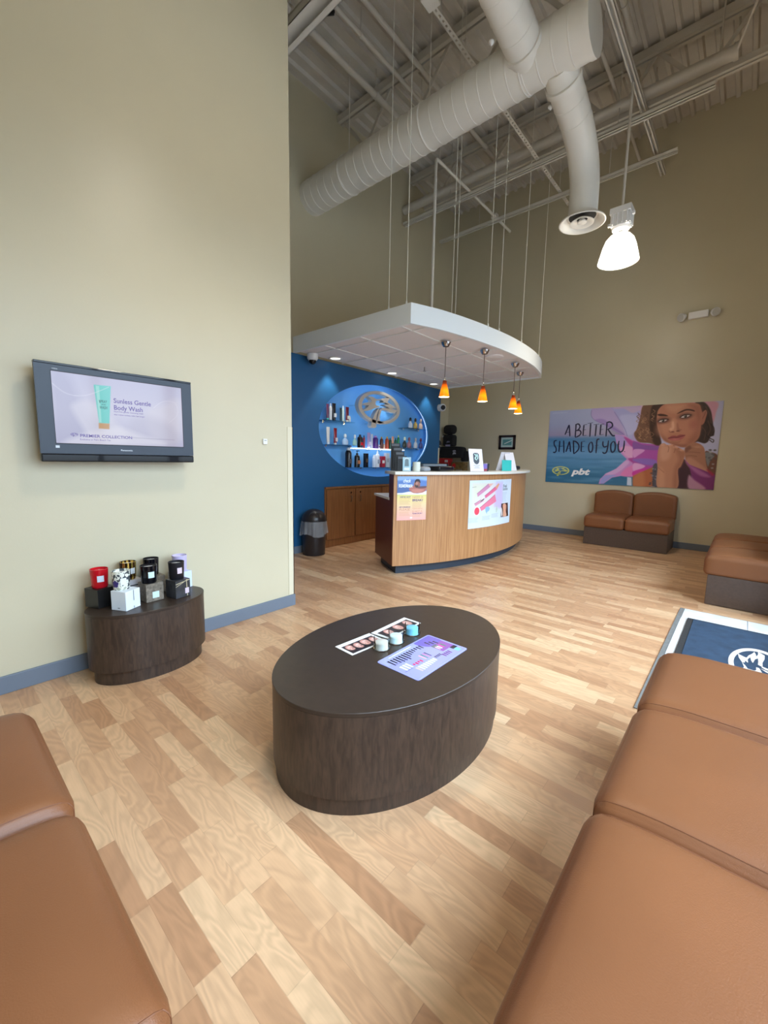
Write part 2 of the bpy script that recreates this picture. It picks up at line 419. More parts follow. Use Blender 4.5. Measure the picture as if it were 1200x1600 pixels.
# ---------------------------------------------------------------- room shell
mb = MB(); mb.box(XB - .15, WX + .12, YB - .15, YP + .12, -.12, 0); struct('floor', mb, M_FLOOR)
mb = MB(); mb.box(WX + .121, WX + 9, -9, 16, -.16, -.02); tag(mb.build('sidewalk', M_PAVE), kind='structure')
mb = MB(); mb.box(XT - .12, XT, YB, YT, 0, ZC + .04); mb.box(XB, XT - .12, YT - .12, YT, 0, ZC + .04); struct('wall_left', mb, M_WALL)
mb = MB(); mb.box(XB - .12, WX + .12, YP, YP + .12, 0, ZC + .04); struct('wall_far', mb, M_WALL)
mb = MB(); mb.box(XB - .15, WX + .12, YB - .12, YB, 0, ZC + .2); struct('wall_back', mb, M_WALL)
# recess wall: olive above the canopy, blue below, with an oval niche
ZB = 2.42; YBL = 6.25; XV = -4.16; ZCAB = .817; YCAB = 3.578; YN = 3.30
OC, OA, OBz, ND = (4.693, 1.594), 1.207, .663, .13
mb = MB(); mb.box(XB - .15, XB, YT, YP, 0, ZC + .04); struct('wall_recess_upper', mb, M_WALL)
mb = MB(); N = 96; vo = []; vi = []; v1 = []; v2 = []; vb = []
for i in range(N):
    a = 2 * math.pi * i / N; c, s_ = math.cos(a), math.sin(a)
    vi.append((XV, OC[0] + OA * c, OC[1] + OBz * s_)); v1.append((XV - .02, OC[0] + OA * c, OC[1] + OBz * s_))
    v2.append((XV - .02, OC[0] + (OA + .06) * c, OC[1] + (OBz + .06) * s_)); vb.append((XV - ND, OC[0] + (OA + .06) * c, OC[1] + (OBz + .06) * s_))
    ty = ((YBL - OC[0]) if c > 0 else (OC[0] - YN)) / max(abs(c), 1e-6); tz = ((ZB - OC[1]) if s_ > 0 else (OC[1] - ZCAB)) / max(abs(s_), 1e-6)
    t = min(ty, tz); vo.append((XV, OC[0] + c * t, OC[1] + s_ * t))
for cy_, cz_ in ((YBL, ZB), (YN, ZB), (YN, ZCAB), (YBL, ZCAB)):
    k = min(range(N), key=lambda q: (vo[q][1] - cy_) ** 2 + (vo[q][2] - cz_) ** 2); vo[k] = (XV, cy_, cz_)
rq = [(i, (i + 1) % N, N + (i + 1) % N, N + i) for i in range(N)]
mb.add(vi + vo, rq); mb.box(XB + .001, XV, YT, YN, 0, ZB); mb.box(XB + .001, XV, YN, YCAB, 0, ZCAB); mb.box(XB + .001, XV - ND - .005, YN, YBL, ZCAB, ZB)
mb.add([(x, YBL, z) for x, z in ((XV, 0), (XB, 0), (XB, ZB), (XV, ZB))], [(0, 1, 2, 3)]); mb.add([(x, y, ZB) for x, y in ((XV, YN), (XV, YBL), (XB, YBL), (XB, YN))], [(0, 1, 2, 3)])
mb.cur = 1
mb.add(vi + v1, rq); mb.add(v1 + v2, rq); mb.add(v2 + vb, rq); mb.add(vb, [tuple(range(N))])
struct('wall_recess', mb, [M_BLUE, M_SKYB], fix=False)
# ceiling: fluted steel deck running towards the far wall
mb = MB(); prof = []; x = XB - .15
while x < WX + .15:
    prof += [(x, ZC + .04), (x + .085, ZC + .04), (x + .1, ZC), (x + .137, ZC)]; x += .152
n = len(prof)
mb.add([(p[0], YB - .1, p[1]) for p in prof] + [(p[0], YP, p[1]) for p in prof], [(i, i + 1, n + i + 1, n + i) for i in range(n - 1)])
mb.box(XB - .2, WX + .2, YB - .1, YP + .1, ZC + .05, ZC + .12)
struct('ceiling', mb, M_CEILP, fix=False)
# storefront wall with windows and an entrance beside the mat
mb = MB(); mb.box(WX, WX + .12, YB, WY0, 0, WIN_Z1); mb.box(WX, WX + .12, WY0, 2.28, 0, WIN_Z0); mb.box(WX, WX + .12, 4.3, YP, 0, .5)
mb.box(WX, WX + .12, YB - .12, YP, WIN_Z1, ZC + .04); mb.box(WX, WX + .12, WY1, YP, .5, WIN_Z1); struct('wall_right', mb, M_WALL)
mb = MB(); mb.box(WX + .12, WX + 1.1, 2.3, 5.6, 3.0, 3.12); tag(mb.build('added_sky_blocker', M_WHITEP), kind='structure')  # unseen slab added to keep overhead sky light off the entrance floor
def window(name, y0, y1, z0, z1, mull):
    mb = MB(); t = .05
    for a, b, c, d in ((y0, y0 + t, z0, z1), (y1 - t, y1, z0, z1), (y0, y1, z0, z0 + t), (y0, y1, z1 - t, z1)): mb.box(WX + .02, WX + .09, a, b, c, d)
    for q in mull: mb.box(WX + .02, WX + .09, q - t / 2, q + t / 2, z0, z1)
    o = struct(name, mb, M_ALU); g = MB(); g.box(WX + .05, WX + .056, y0 + t, y1 - t, z0 + t, z1 - t); g.build('pane', M_GLASS, o)
window('window_1', WY0, 2.28, WIN_Z0, WIN_Z1, (.7, 1.48)); window('window_2', 4.3, WY1, .5, WIN_Z1, ())
window('window_3', 2.28, 4.3, 2.25, WIN_Z1, (3.29,))
for i, (a, b) in enumerate(((2.3, 3.28), (3.3, 4.28))):
    mb = MB()
    for p, q, c, d in ((a, a + .06, .0, 2.24), (b - .06, b, .0, 2.24), (a, b, 0, .25), (a, b, 2.16, 2.24)): mb.box(WX + .03, WX + .08, p, q, c + .005, d)
    o = struct('door_%d' % (i + 1), mb, M_ALU); g = MB(); g.box(WX + .05, WX + .056, a + .06, b - .06, .25, 2.16); g.build('pane', M_GLASS, o)
    g = MB(); hy = b - .12 if i == 0 else a + .12; g.tube([(WX + .03, hy, .95), (WX - .03, hy, .95), (WX - .03, hy, 1.3), (WX + .03, hy, 1.3)], .012); g.build('handle', M_CHROME, o, smooth=40)
# baseboards
def base(name, pts, nrm):
    (x0, y0), (x1, y1) = pts; t = .012; mb = MB()
    mb.box(min(x0, x1, x0 + nrm[0] * t, x1 + nrm[0] * t), max(x0, x1, x0 + nrm[0] * t, x1 + nrm[0] * t), min(y0, y1, y0 + nrm[1] * t, y1 + nrm[1] * t), max(y0, y1, y0 + nrm[1] * t, y1 + nrm[1] * t), 0, .092)
    struct(name, mb, M_BASE, bevel=.003)
base('baseboard_left', ((XT, YB), (XT, YT + .012)), (1, 0)); base('baseboard_far', ((XB, YP), (WX, YP)), (0, -1)); base('baseboard_recess', ((XV, YT + .013), (XV, 3.575)), (1, 0))
base('baseboard_return', ((XB, YT), (XT, YT)), (0, 1))
mb = MB(); mb.box(XT, XT + .004, YT - .045, YT + .006, .094, 1.43); mb.box(XT - .045, XT + .004, YT, YT + .006, .094, 1.43); struct('trim_1', mb, M_GUARD)
mb = MB(); mb.box(XV, XV + .005, YBL - .03, YBL + .006, .094, 1.41); mb.box(XV - .03, XV + .005, YBL, YBL + .006, .094, 1.41); struct('trim_2', mb, M_GUARD)

# ---------------------------------------------------------------- roof structure
def joist(y, label):
    t = thing('roof_joist', label, 'roof joist', (-2.1, y, 5.15)); x0, x1 = XB + .01, WX - .01
    mb = MB(); mb.box(x0, x1, y - .055, y - .012, 5.66, 5.745); mb.box(x0, x1, y + .012, y + .055, 5.66, 5.745); mb.build('top_chord', M_STEEL, t)
    mb = MB(); mb.box(x0 + .3, x1 - .3, y - .045, y - .01, 5.15, 5.21); mb.box(x0 + .3, x1 - .3, y + .01, y + .045, 5.15, 5.21); mb.build('bottom_chord', M_STEEL, t)
    mb = MB(); x = x0 + .06; up = True; pts = []
    while x < x1 - .1:
        pts.append((x, y, 5.68 if up else 5.18)); up = not up; x += .42
    for a, b in zip(pts[:-1], pts[1:]):
        a, b = Vector(a), Vector(b); d = (b - a).normalized(); q = d.cross(Vector((0, 1, 0))) * .02; w = Vector((0, .009, 0))
        mb.add([a - q - w, a + q - w, a + q + w, a - q + w, b - q - w, b + q - w, b + q + w, b - q + w], [(0, 1, 2, 3), (7, 6, 5, 4), (0, 4, 5, 1), (1, 5, 6, 2), (2, 6, 7, 3), (3, 7, 4, 0)])
    o = mb.build('web', M_STEEL, t)
joist(4.235, 'painted steel roof joist crossing behind the big round duct, with slanting webs')
joist(5.81, 'painted steel roof joist above the long round pipe nearest the far wall')
joist(2.68, 'painted steel roof joist nearest the camera under the fluted deck')
def bar_y(name, label, cat, x, y0, y1, z, r, m_=None, group=None):
    mb = MB(); mb.tube([(x, y0, z), (x, y1, z)], r, 14); t = thing(name, label, cat, (x, y0, z), group)
    mb.build('pipe_run', m_ or M_STEEL, t, smooth=40)
    k = max(2, int((y1 - y0) / 1.2))
    for i in range(k):
        mb = MB(); yy = y0 + (y1 - y0) * (i + .5) / k; mb.tube([(x, yy, z), (x, yy, ZC + .03)], .006, 6); mb.tube([(x, yy - .012, z), (x, yy + .012, z)], r + .006, 14)
        mb.build('hanger', M_STEEL, t, smooth=40)
bar_y('ceiling_pipe', 'fat painted pipe running under the deck at the left, nearest the recess wall', 'pipe', -3.77, 2.2, 4.66, 5.5, .035)
bar_y('ceiling_pipe', 'thin painted conduit with a pale jointed section beside the fat pipe', 'pipe', -3.41, 2.9, 5.0, 5.5, .022)
bar_y('ceiling_pipe', 'painted conduit passing above the duct, right of the thin jointed conduit', 'pipe', -3.2, 2.4, 6.4, 5.56, .026)
bar_y('ceiling_pipe', 'short painted conduit dropping from the top edge near the long pipe end', 'pipe', -1.3, 3.4, 5.3, 5.5, .03)
bar_y('ceiling_pipe', 'slim painted conduit reaching the far wall right of the elbow duct', 'pipe', -1.55, 4.4, 7.1, 5.42, .02)
# long round pipe across the room
t = thing('ceiling_pipe', 'long fat round pipe across the room below the far joist, capped at its right end', 'pipe', (-4.6, 5.65, 5.2))
mb = MB(); mb.tube([(XB + .01, 5.65, 5.2), (-.47, 5.65, 5.2)], .062, 20); mb.build('pipe_run', M_STEEL, t, smooth=40)
mb = MB(); mb.tube([(-.49, 5.65, 5.2), (-.45, 5.65, 5.2)], .072, 20); mb.build('end_cap', M_STEEL, t, smooth=40)
mb = MB(); mb.tube([(-.48, 5.65, 5.16), (-.3, 5.2, 5.3), (.2, 4.6, 5.5)], .012, 8)
mb.build('end_wire', M_STEEL, t)
mb = MB(); mb.tube([(-.6, 5.65, 5.2), (-.6, 5.65, 5.74)], .008, 6); mb.build('hanger', M_STEEL, t)
# channel struts
def channel(mb, a, b, w, h):
    """open steel channel with its slot facing down"""
    a, b = Vector(a), Vector(b); d = (b - a).normalized(); s_ = d.cross(Vector((0, 0, 1))); up = Vector((0, 0, 1))
    for o0, o1, z0, z1 in ((-w / 2, -w / 2 + .004, -h / 2, h / 2), (w / 2 - .004, w / 2, -h / 2, h / 2), (-w / 2, w / 2, h / 2 - .004, h / 2), (-w / 2, -w * .2, -h / 2, -h / 2 + .006), (w * .2, w / 2, -h / 2, -h / 2 + .006)):
        vs = [p + s_ * o + up * z for p in (a, b) for o in (o0, o1) for z in (z0, z1)]
        mb.add(vs, [(0, 1, 3, 2), (4, 6, 7, 5), (0, 4, 5, 1), (2, 3, 7, 6), (0, 2, 6, 4), (1, 5, 7, 3)])
def rail(label, a, b, w=.045, h=.045, hang=True):
    mb = MB(); channel(mb, a, b, w, h); t = thing('strut_rail', label, 'strut rail', a); mb.build('channel', M_DUCT, t)
    a, b = Vector(a), Vector(b)
    for f in (.22, .78):
        mb = MB(); p = a.lerp(b, f); mb.tube([p, (p.x, p.y, ZC + .02)], .005, 6); mb.build('hanger', M_STEEL, t)
rail('slotted strut rail just below the long round pipe, spanning left to right', (-4.55, 5.605, 4.953), (-.606, 5.605, 4.953), .075, .045)
rail('slotted strut rail nearest the far wall, the lowest long rail', (-4.4, 6.42, 4.953), (-1.0, 6.42, 4.953), .06, .045)
rail('wide slotted strut rail at the upper left beside the tall left wall', (-4.2, 2.6, 4.98), (-2.3, 2.6, 4.98), .17, .06)
rail('plain strut running towards the far wall that carries the bright high bay lamp', (-1.26, 3.0, 5.065), (-1.23, 7.0, 5.065), .06, .05)
t = thing('steel_conduit', 'thin white conduit with a right-angle bend dropping onto the white canopy', 'conduit', (-3.355, 4.745, 2.76))
mb = MB(); mb.tube([(-3.355, 4.745, 2.76), (-3.355, 4.745, 4.97), (-3.355, 4.757, 4.99), (-3.355, 4.78, 5.0), (-3.36, 6.94, 5.0)], .019, 12); mb.build('conduit_run', M_DUCT, t, smooth=50)
mb = MB(); mb.tube([(-3.355, 4.83, 5.0), (-3.355, 4.83, ZC)], .006, 6); mb.build('hanger', M_STEEL, t)
mb = MB(); mb.obox((-3.36, 6.385, 5.0), (.09, .08, .05)); mb.build('clamp', M_DUCT, t)
# perforated angle
t = thing('slotted_angle', 'perforated steel angle passing over the big duct towards the far wall', 'slotted angle', (-2.38, 3.25, 5.02))
mb = MB(); y = 3.25; x0 = -2.40
mb.box(x0 - .002, x0 + .002, 3.25, 6.82, 5.0, 5.045); mb.box(x0, x0 + .014, 3.25, 6.82, 5.0, 5.004); mb.box(x0 + .032, x0 + .045, 3.25, 6.82, 5.0, 5.004)
while y < 6.8:
    mb.box(x0 + .014, x0 + .032, y, y + .03, 5.0, 5.004); y += .055
mb.build('angle_iron', M_DUCT, t)
for yy in (3.4, 6.45): mb = MB(); mb.tube([(-2.4, yy, 5.02), (-2.4, yy, ZC)], .005, 6); mb.build('hanger', M_STEEL, t)
t = thing('junction_box', 'square painted junction box at the near end of the perforated angle', 'junction box', (-2.37, 3.2, 5.0))
mb = MB(); mb.obox((-2.37, 3.2, 5.02), (.12, .13, .07)); mb.build('box_body', M_DUCT, t, bevel=.006)
mb = MB(); mb.tube([(-2.37, 3.14, 5.03), (-2.1, 3.0, 5.1), (-2.0, 2.9, 5.3)], .012, 8); mb.tube([(-2.37, 3.2, 5.05), (-2.37, 3.2, ZC)], .006, 6); mb.build('conduit_tail', M_DUCT, t)
t = thing('beam_bracket', 'dark steel bracket hanging under the deck at the top left', 'bracket', (-3.55, 2.95, 5.5))
mb = MB(); mb.tube([(-3.62, 2.86, 5.45), (-3.56, 2.98, 5.46), (-3.46, 3.1, 5.5)], .02, 8); mb.tube([(-3.46, 3.1, 5.5), (-3.46, 3.1, 5.74)], .01, 6); mb.obox((-3.62, 2.86, 5.45), (.05, .07, .08)); mb.build('bracket_arm', M_BLACK, t)

# ---------------------------------------------------------------- round duct
DY, DZ, DR = 3.74, 4.53, .195
duct = thing('round_duct', 'big painted spiral duct crossing the room under the deck with two branches', 'air duct', (-2.9, DY, DZ))
def ring_tube(pts, r, step, seam=.004):
    """a duct with raised seams every step metres"""
    P = [Vector(p) for p in pts]; out = []; rr = []; acc = 0
    for a, b in zip(P[:-1], P[1:]):
        L = (b - a).length; d = (b - a) / L; k = max(1, int(L / .006)) if step else 1
        if not step: out.append(a); rr.append(r); continue
        s_ = 0.0; out.append(a); rr.append(r); nx = step - acc
        while nx < L - .01:
            for o_, q in ((-.006, 0), (-.002, seam), (.002, seam), (.006, 0)): out.append(a + d * (nx + o_)); rr.append(r + q)
            nx += step
        acc = L - (nx - step)
    out.append(P[-1]); rr.append(r)
    return out, rr
mb = MB(); p_, r2 = ring_tube([(XB - .05, DY, DZ), (-1.235, DY, DZ)], DR, .127, .0035); mb.tube(p_, r2, 44); mb.build('main_run', M_DUCT, duct, smooth=30)
mb = MB(); mb.tube([(-1.245, DY, DZ), (-1.2, DY, DZ)], DR + .006, 44); mb.build('end_cap', M_DUCT, duct, smooth=30)
BX = -1.49; BR = .135
def arc_pts(P0, P1, P2, k=10):
    return [Vector(P0).lerp(Vector(P1), i / k).lerp(Vector(P1).lerp(Vector(P2), i / k), i / k) for i in range(k + 1)]
far_b = [Vector((BX, DY + .05, DZ - .08)), Vector((BX, 4.3, 4.31))] + arc_pts((BX, 4.3, 4.31), (BX, 4.66, 4.17), (BX, 4.67, 3.86))[1:] + [Vector((BX, 4.67, 3.66))]
mb = MB(); p_, r2 = ring_tube(far_b[:2], BR, .16, .003); mb.tube(p_ + far_b[2:], r2 + [BR] * (len(far_b) - 2), 36); mb.build('branch_elbow', M_DUCT, duct, smooth=35)
near_b = [Vector((BX - .2, DY - .02, DZ - .03)), Vector((BX - .2, 2.95, 4.62)), Vector((BX - .2, 2.5, 4.7)), Vector((BX - .2, 2.1, 4.66)), Vector((BX - .2, 1.9, 4.4)), Vector((BX - .2, 1.88, 3.9))]
mb = MB(); p_, r2 = ring_tube(near_b[:2], BR + .005, .16, .003); mb.tube(p_ + near_b[2:], r2 + [BR + .005] * 4, 36); mb.build('branch_elbow', M_DUCT, duct, smooth=35)
def collar(P, d, r):
    mb = MB(); P = Vector(P); d = Vector(d).normalized(); mb.tube([P - d * .02, P + d * .02], r + .012, 36); mb.build('collar', M_DUCT, duct, smooth=35)
collar((BX, DY + .2, DZ - .135), (0, .84, -.33), BR); collar((BX - .2, DY - .2, DZ - .005), (0, -1, .1), BR + .005)
for q in ((-3.9, 0), (-2.75, 0), (-1.75, 0)):
    mb = MB(); mb.tube([(q[0] + .0, DY + (DR + .005) * math.cos(a), DZ + (DR + .005) * math.sin(a)) for a in [math.pi * 2 * i / 40 for i in range(40)]], .005, 6, closed=True)
    mb.tube([(q[0], DY, DZ + DR), (q[0], DY, ZC)], .005, 6); mb.build('hanger_strap', M_DUCT, duct)
# little damper knobs
mb = MB(); mb.lathe([(0, -.035), (.022, -.01), (.022, .0), (.008, .01)], (BX - .36, DY - .42, DZ - .04), 12); mb.build('damper_knob', M_WHITE, duct, smooth=40)
mb = MB(); mb.lathe([(0, -.035), (.022, -.01), (.022, .0), (.008, .01)], (BX - .15, DY + .32, DZ - .17), 12); mb.build('damper_knob', M_WHITE, duct, smooth=40)
# round diffuser (its own thing, at the end of the elbow)
dif = thing('ceiling_diffuser', 'round white air diffuser of stacked cones at the end of the elbow duct', 'air vent', (BX, 4.67, 3.6))
c = (BX, 4.67, 3.6)
mb = MB(); mb.lathe([(0.116, .075), (0.116, .05), (0.141, .045), (0.212, .0), (0.217, -.012), (0.207, -.016), (0.155, .018), (0.141, .058)], c, 56, caps=False); mb.build('outer_cone', M_DUCT, dif, smooth=50)
mb = MB(); mb.lathe([(0, .05), (0.134, .05), (0.134, .048), (0, .049)], c, 40, caps=False); mb.build('throat_shade', M_BLACK, dif)  # black disc stands in for the shade between the cones
mb = MB(); mb.lathe([(0.054, .03), (0.108, -.005), (0.110, -.012), (0.104, -.014), (0.05, .018)], c, 48, caps=False); mb.build('middle_cone', M_DUCT, dif, smooth=50)
mb = MB(); mb.lathe([(.02, .03), (.042, .0), (.042, -.008), (.0, -.014)], c, 40, caps=False); mb.build('inner_cone', M_DUCT, dif, smooth=50)

# ---------------------------------------------------------------- high bay lamps
M_REFL = bpy.data.materials.new('prismatic_acrylic'); M_REFL.use_nodes = True
nt = M_REFL.node_tree; nt.nodes.clear(); o_ = _n(nt, 'ShaderNodeOutputMaterial'); ad = _n(nt, 'ShaderNodeAddShader'); mx = _n(nt, 'ShaderNodeMixShader')
tr = _n(nt, 'ShaderNodeBsdfTransparent'); tl = _n(nt, 'ShaderNodeBsdfTranslucent'); em = _n(nt, 'ShaderNodeEmission'); em.inputs[1].default_value = .28; em.inputs[0].default_value = (1, 1, .95, 1)
mx.inputs[0].default_value = .35; tl.inputs[0].default_value = (.9, .9, .9, 1)
nt.links.new(tr.outputs[0], mx.inputs[1]); nt.links.new(tl.outputs[0], mx.inputs[2]); nt.links.new(mx.outputs[0], ad.inputs[0]); nt.links.new(em.outputs[0], ad.inputs[1]); nt.links.new(ad.outputs[0], o_.inputs[0])
M_LENS = M_REFL.copy(); M_LENS.name = 'lit_prismatic_lens'
for n_ in M_LENS.node_tree.nodes:
    if n_.type == 'EMISSION': n_.inputs[1].default_value = 1.3
M_BULB = mat('lit_bulb', (1, 1, 1), emit=(1, .98, .92), estr=14)
def high_bay(x, y, ztop, zb, label):
    t = thing('high_bay_lamp', label, 'lamp', (x, y, zb), 'high bay lamps'); dz = zb - 3.33
    mb = MB(); mb.tube([(x, y, ztop), (x, y, 3.86 + dz)], .013, 10); mb.build('stem', M_DUCT, t)
    mb = MB(); mb.box(x - .1, x + .1, y - .085, y + .085, 3.79 + dz, 3.85 + dz)
    mb.box(x - .088, x + .088, y - .075, y + .075, 3.67 + dz, 3.79 + dz)
    for q in (-.066, -.022, .022, .066): mb.box(x + q - .006, x + q + .006, y - .09, y - .075, 3.68 + dz, 3.79 + dz); mb.box(x + .088, x + .1, y + q - .006, y + q + .006, 3.68 + dz, 3.79 + dz)
    mb.box(x + .1, x + .125, y - .03, y + .0, 3.76 + dz, 3.79 + dz); mb.box(x - .125, x - .1, y - .03, y, 3.7 + dz, 3.73 + dz)
    mb.build('ballast_housing', M_WHITE, t, bevel=.004)
    mb = MB(); mb.lathe([(.09, .34), (.082, .315), (.04, .30)], (x, y, zb), 28); mb.build('socket_cup', M_WHITE, t, smooth=40)
    mb = MB(); mb.lathe([(.025, .31), (.025, .2)], (x, y, zb), 16); mb.build('socket', cmat('grey_socket', (120, 120, 116)), t, smooth=40)
    mb = MB(); pr = [(.05, .268), (.1, .255), (.135, .215), (.16, .15), (.18, .07), (.198, 0), (.194, 0), (.176, .07), (.156, .15), (.13, .212), (.097, .25), (.05, .262)]
    mb.lathe(pr, (x, y, zb), 48, caps=False); mb.build('reflector', M_REFL, t, smooth=60)
    mb = MB(); mb.lathe([(.196, .0), (.19, -.004), (.11, -.02), (0, -.026)], (x, y, zb), 40, caps=False); mb.build('lens', M_LENS, t, smooth=60)
    mb = MB(); mb.lathe([(0, .04), (.055, .06), (.06, .12), (.045, .18), (.02, .21), (0, .212)], (x, y, zb), 20); mb.build('bulb', M_BULB, t, smooth=60)
    point('lamp_light', (x, y, zb + .03), LAMP_W, (1, .86, .64), .14)
    l = bpy.data.lights.new('lamp_beam', 'SPOT'); l.energy = LAMP_DOWN; l.spot_size = math.radians(135); l.spot_blend = .7; l.color = (1, .88, .7); l.shadow_soft_size = .15
    o = bpy.data.objects.new('lamp_beam', l); COL.objects.link(o); o.location = (x, y, zb - .05)
high_bay(-1.25, 5.17, 5.03, 3.33, 'lit white high bay lamp hanging beside the round air diffuser')
high_bay(-1.25, 1.34, ZC, 3.33, 'lit white high bay lamp of the same row above the coffee table')

# ---------------------------------------------------------------- hanging canopy over the desk
CZ0, CZ1 = 2.42, 2.599
front = [(-2.414, 3.096), (-2.301, 3.435), (-2.215, 3.884), (-2.17, 4.294), (-2.15, 4.656), (-2.159, 5.062), (-2.192, 5.424), (-2.26, 5.786), (-2.332, 6.039), (-2.405, 6.238)]
front = crom(front, 6, False)
outline = [(XV + .002, 3.096)] + front + [(XV + .002, 6.238)]
can = thing('hanging_canopy', 'white hanging ceiling canopy with a bowed front edge above the reception counter', 'canopy', (-3.2, 4.6, CZ0))
def inset_line(pts, d):
    P = [Vector(p) for p in pts]; out = []; n = len(P)
    for i in range(n):
        a = (P[i] - P[i - 1]).normalized(); b = (P[(i + 1) % n] - P[i]).normalized()
        na = Vector((-a.y, a.x)); nb = Vector((-b.y, b.x)); q = na + nb; q = q / max(q.length_squared, .2) * 2
        out.append(tuple(P[i] + q * d))
    return out
inn = inset_line(outline, .03)
mb = MB(); n = len(outline)
vs = [(p[0], p[1], z) for z in (CZ0, CZ1) for p in outline] + [(p[0], p[1], z) for z in (CZ0, CZ1) for p in inn]
fs = []
for i in range(n - 1):
    j = i + 1
    fs += [(i, j, n + j, n + i), (2 * n + j, 2 * n + i, 3 * n + i, 3 * n + j), (n + i, n + j, 3 * n + j, 3 * n + i), (i, 2 * n + i, 2 * n + j, j)]
mb.add(vs, fs); mb.build('fascia', M_FASCIA, can, smooth=30)
mb = MB(); mb.prism(inn, CZ0 + .02, CZ0 + .03); mb.prism(inn, CZ1 - .02, CZ1 - .01); mb.build('tile_panel', M_TILE, can)
# T-bar grid
def inside_x(y):
    for a, b in zip(front[:-1], front[1:]):
        if a[1] <= y <= b[1]: return a[0] + (b[0] - a[0]) * (y - a[1]) / (b[1] - a[1])
    return front[-1][0]
mb = MB()
y = 3.327
while y < 6.192: mb.box(XV + .01, inside_x(y) - .03, y - .011, y + .011, CZ0 + .012, CZ0 + .0199); y += 0.549
for x in (-2.576, -3.125, -3.67):
    ys = [p[1] for p in front if p[0] > x]; mb.box(x - .011, x + .011, 3.128, 6.183, CZ0 + .011, CZ0 + .0199)
mb.build('grid_bars', M_TBAR, can)
M_CABLE = mat('white_cable', (.72, .70, .62), .5)
CAB = [((-2.694, 3.114), 'leftmost of the thin cables holding the canopy'), ((-2.477, 3.11), 'thin cable at the near corner of the canopy'), ((-2.55, 3.98), 'thin cable left of the pair close together behind the canopy rim'),
       ((-2.545, 4.045), 'thin cable right of the pair close together behind the canopy rim'), ((-2.188, 4.122), 'fainter thin cable above the middle of the canopy'), ((-2.17, 4.339), 'brighter thin cable above the middle of the canopy'),
       ((-2.156, 4.9), 'thin cable second from the right end of the canopy'), ((-2.251, 5.695), 'rightmost thin cable holding the canopy')]
for (x, y), lb in CAB:
    t = thing('support_cable', lb, 'cable', (x, y, CZ1), 'canopy support cables')
    mb = MB(); mb.tube([(x, y, CZ1 - .03), (x, y, ZC + .01)], .0035, 6); mb.build('wire', M_CABLE, t)
    mb = MB(); mb.lathe([(.006, 0), (.009, .01), (.009, .03), (.004, .04)], (x, y, CZ1 - .01), 10); mb.build('cable_grip', M_CABLE, t)
# pendants
M_AMBER = bpy.data.materials.new('amber_glass'); M_AMBER.use_nodes = True; nt = M_AMBER.node_tree; b = nt.nodes['Principled BSDF']
tcn = _n(nt, 'ShaderNodeTexCoord'); sx = _n(nt, 'ShaderNodeSeparateXYZ'); nt.links.new(tcn.outputs['Generated'], sx.inputs[0])
rp = _n(nt, 'ShaderNodeValToRGB'); nt.links.new(sx.outputs[2], rp.inputs[0]); el = rp.color_ramp.elements
el[0].position = 0; el[0].color = (*lin((240, 120, 10)), 1); el[1].position = 1; el[1].color = (*lin((70, 20, 5)), 1)
q = el.new(.35); q.color = (*lin((255, 160, 20)), 1); q = el.new(.68); q.color = (*lin((215, 90, 8)), 1); q = el.new(.82); q.color = (*lin((110, 36, 8)), 1)
nt.links.new(rp.outputs[0], b.inputs['Base Color']); nt.links.new(rp.outputs[0], b.inputs['Emission Color']); b.inputs['Emission Strength'].default_value = .75; b.inputs['Roughness'].default_value = .12
M_LINER = mat('white_glass_liner', (1, .9, .75), .3, emit=(1, .86, .6), estr=1.1)
M_CANOPYCUP = mat('polished_nickel', (.55, .5, .47), .15, 1)
P0 = None
for i, (x, y, lb) in enumerate(((-2.498, 3.814, 'orange glass cone pendant, leftmost of the row under the canopy'), (-2.325, 4.335, 'orange glass cone pendant second from left under the canopy'),
                       (-2.324, 5.141, 'orange glass cone pendant third from left, nearly overlapping the last'), (-2.491, 5.689, 'orange glass cone pendant at the far right, behind its neighbour'))):
    if P0 is None:
        t = P0 = thing('pendant_lamp', lb, 'pendant lamp', (x, y, 1.864), 'amber pendant lamps'); c = (x, y, 1.864)
        mb = MB(); mb.lathe([(.012, .512), (.030, .514), (.040, .528), (.052, .555)], c, 28); mb.build('ceiling_cup', M_CANOPYCUP, t, smooth=40)
        mb = MB(); mb.tube([(x, y, 2.39), (x, y, 2.06)], .0045, 8); mb.build('cord', cmat('bronze_cord', (110, 92, 84)), t)
        mb = MB(); mb.lathe([(.006, .205), (.011, .195), (.013, .166)], c, 14); mb.build('cord_cap', M_CHROME, t, smooth=40)
        mb = MB(); mb.lathe([(.055, 0), (.053, .013), (.039, .081), (.030, .118), (.0235, .14), (.021, .167), (.013, .171)], c, 36, caps=False); mb.build('lamp_shade', M_AMBER, t, smooth=50)
        mb = MB(); mb.lathe([(.0545, 0.0), (.051, .004), (.037, .081), (.018, .145), (0, .149)], c, 36, caps=False); mb.build('liner', M_LINER, t, smooth=50)
    else: dup(P0, (x, y, 1.864), lb)
    point('pendant_light', (x, y, 1.85), 1.6, (1, .72, .35), .03)
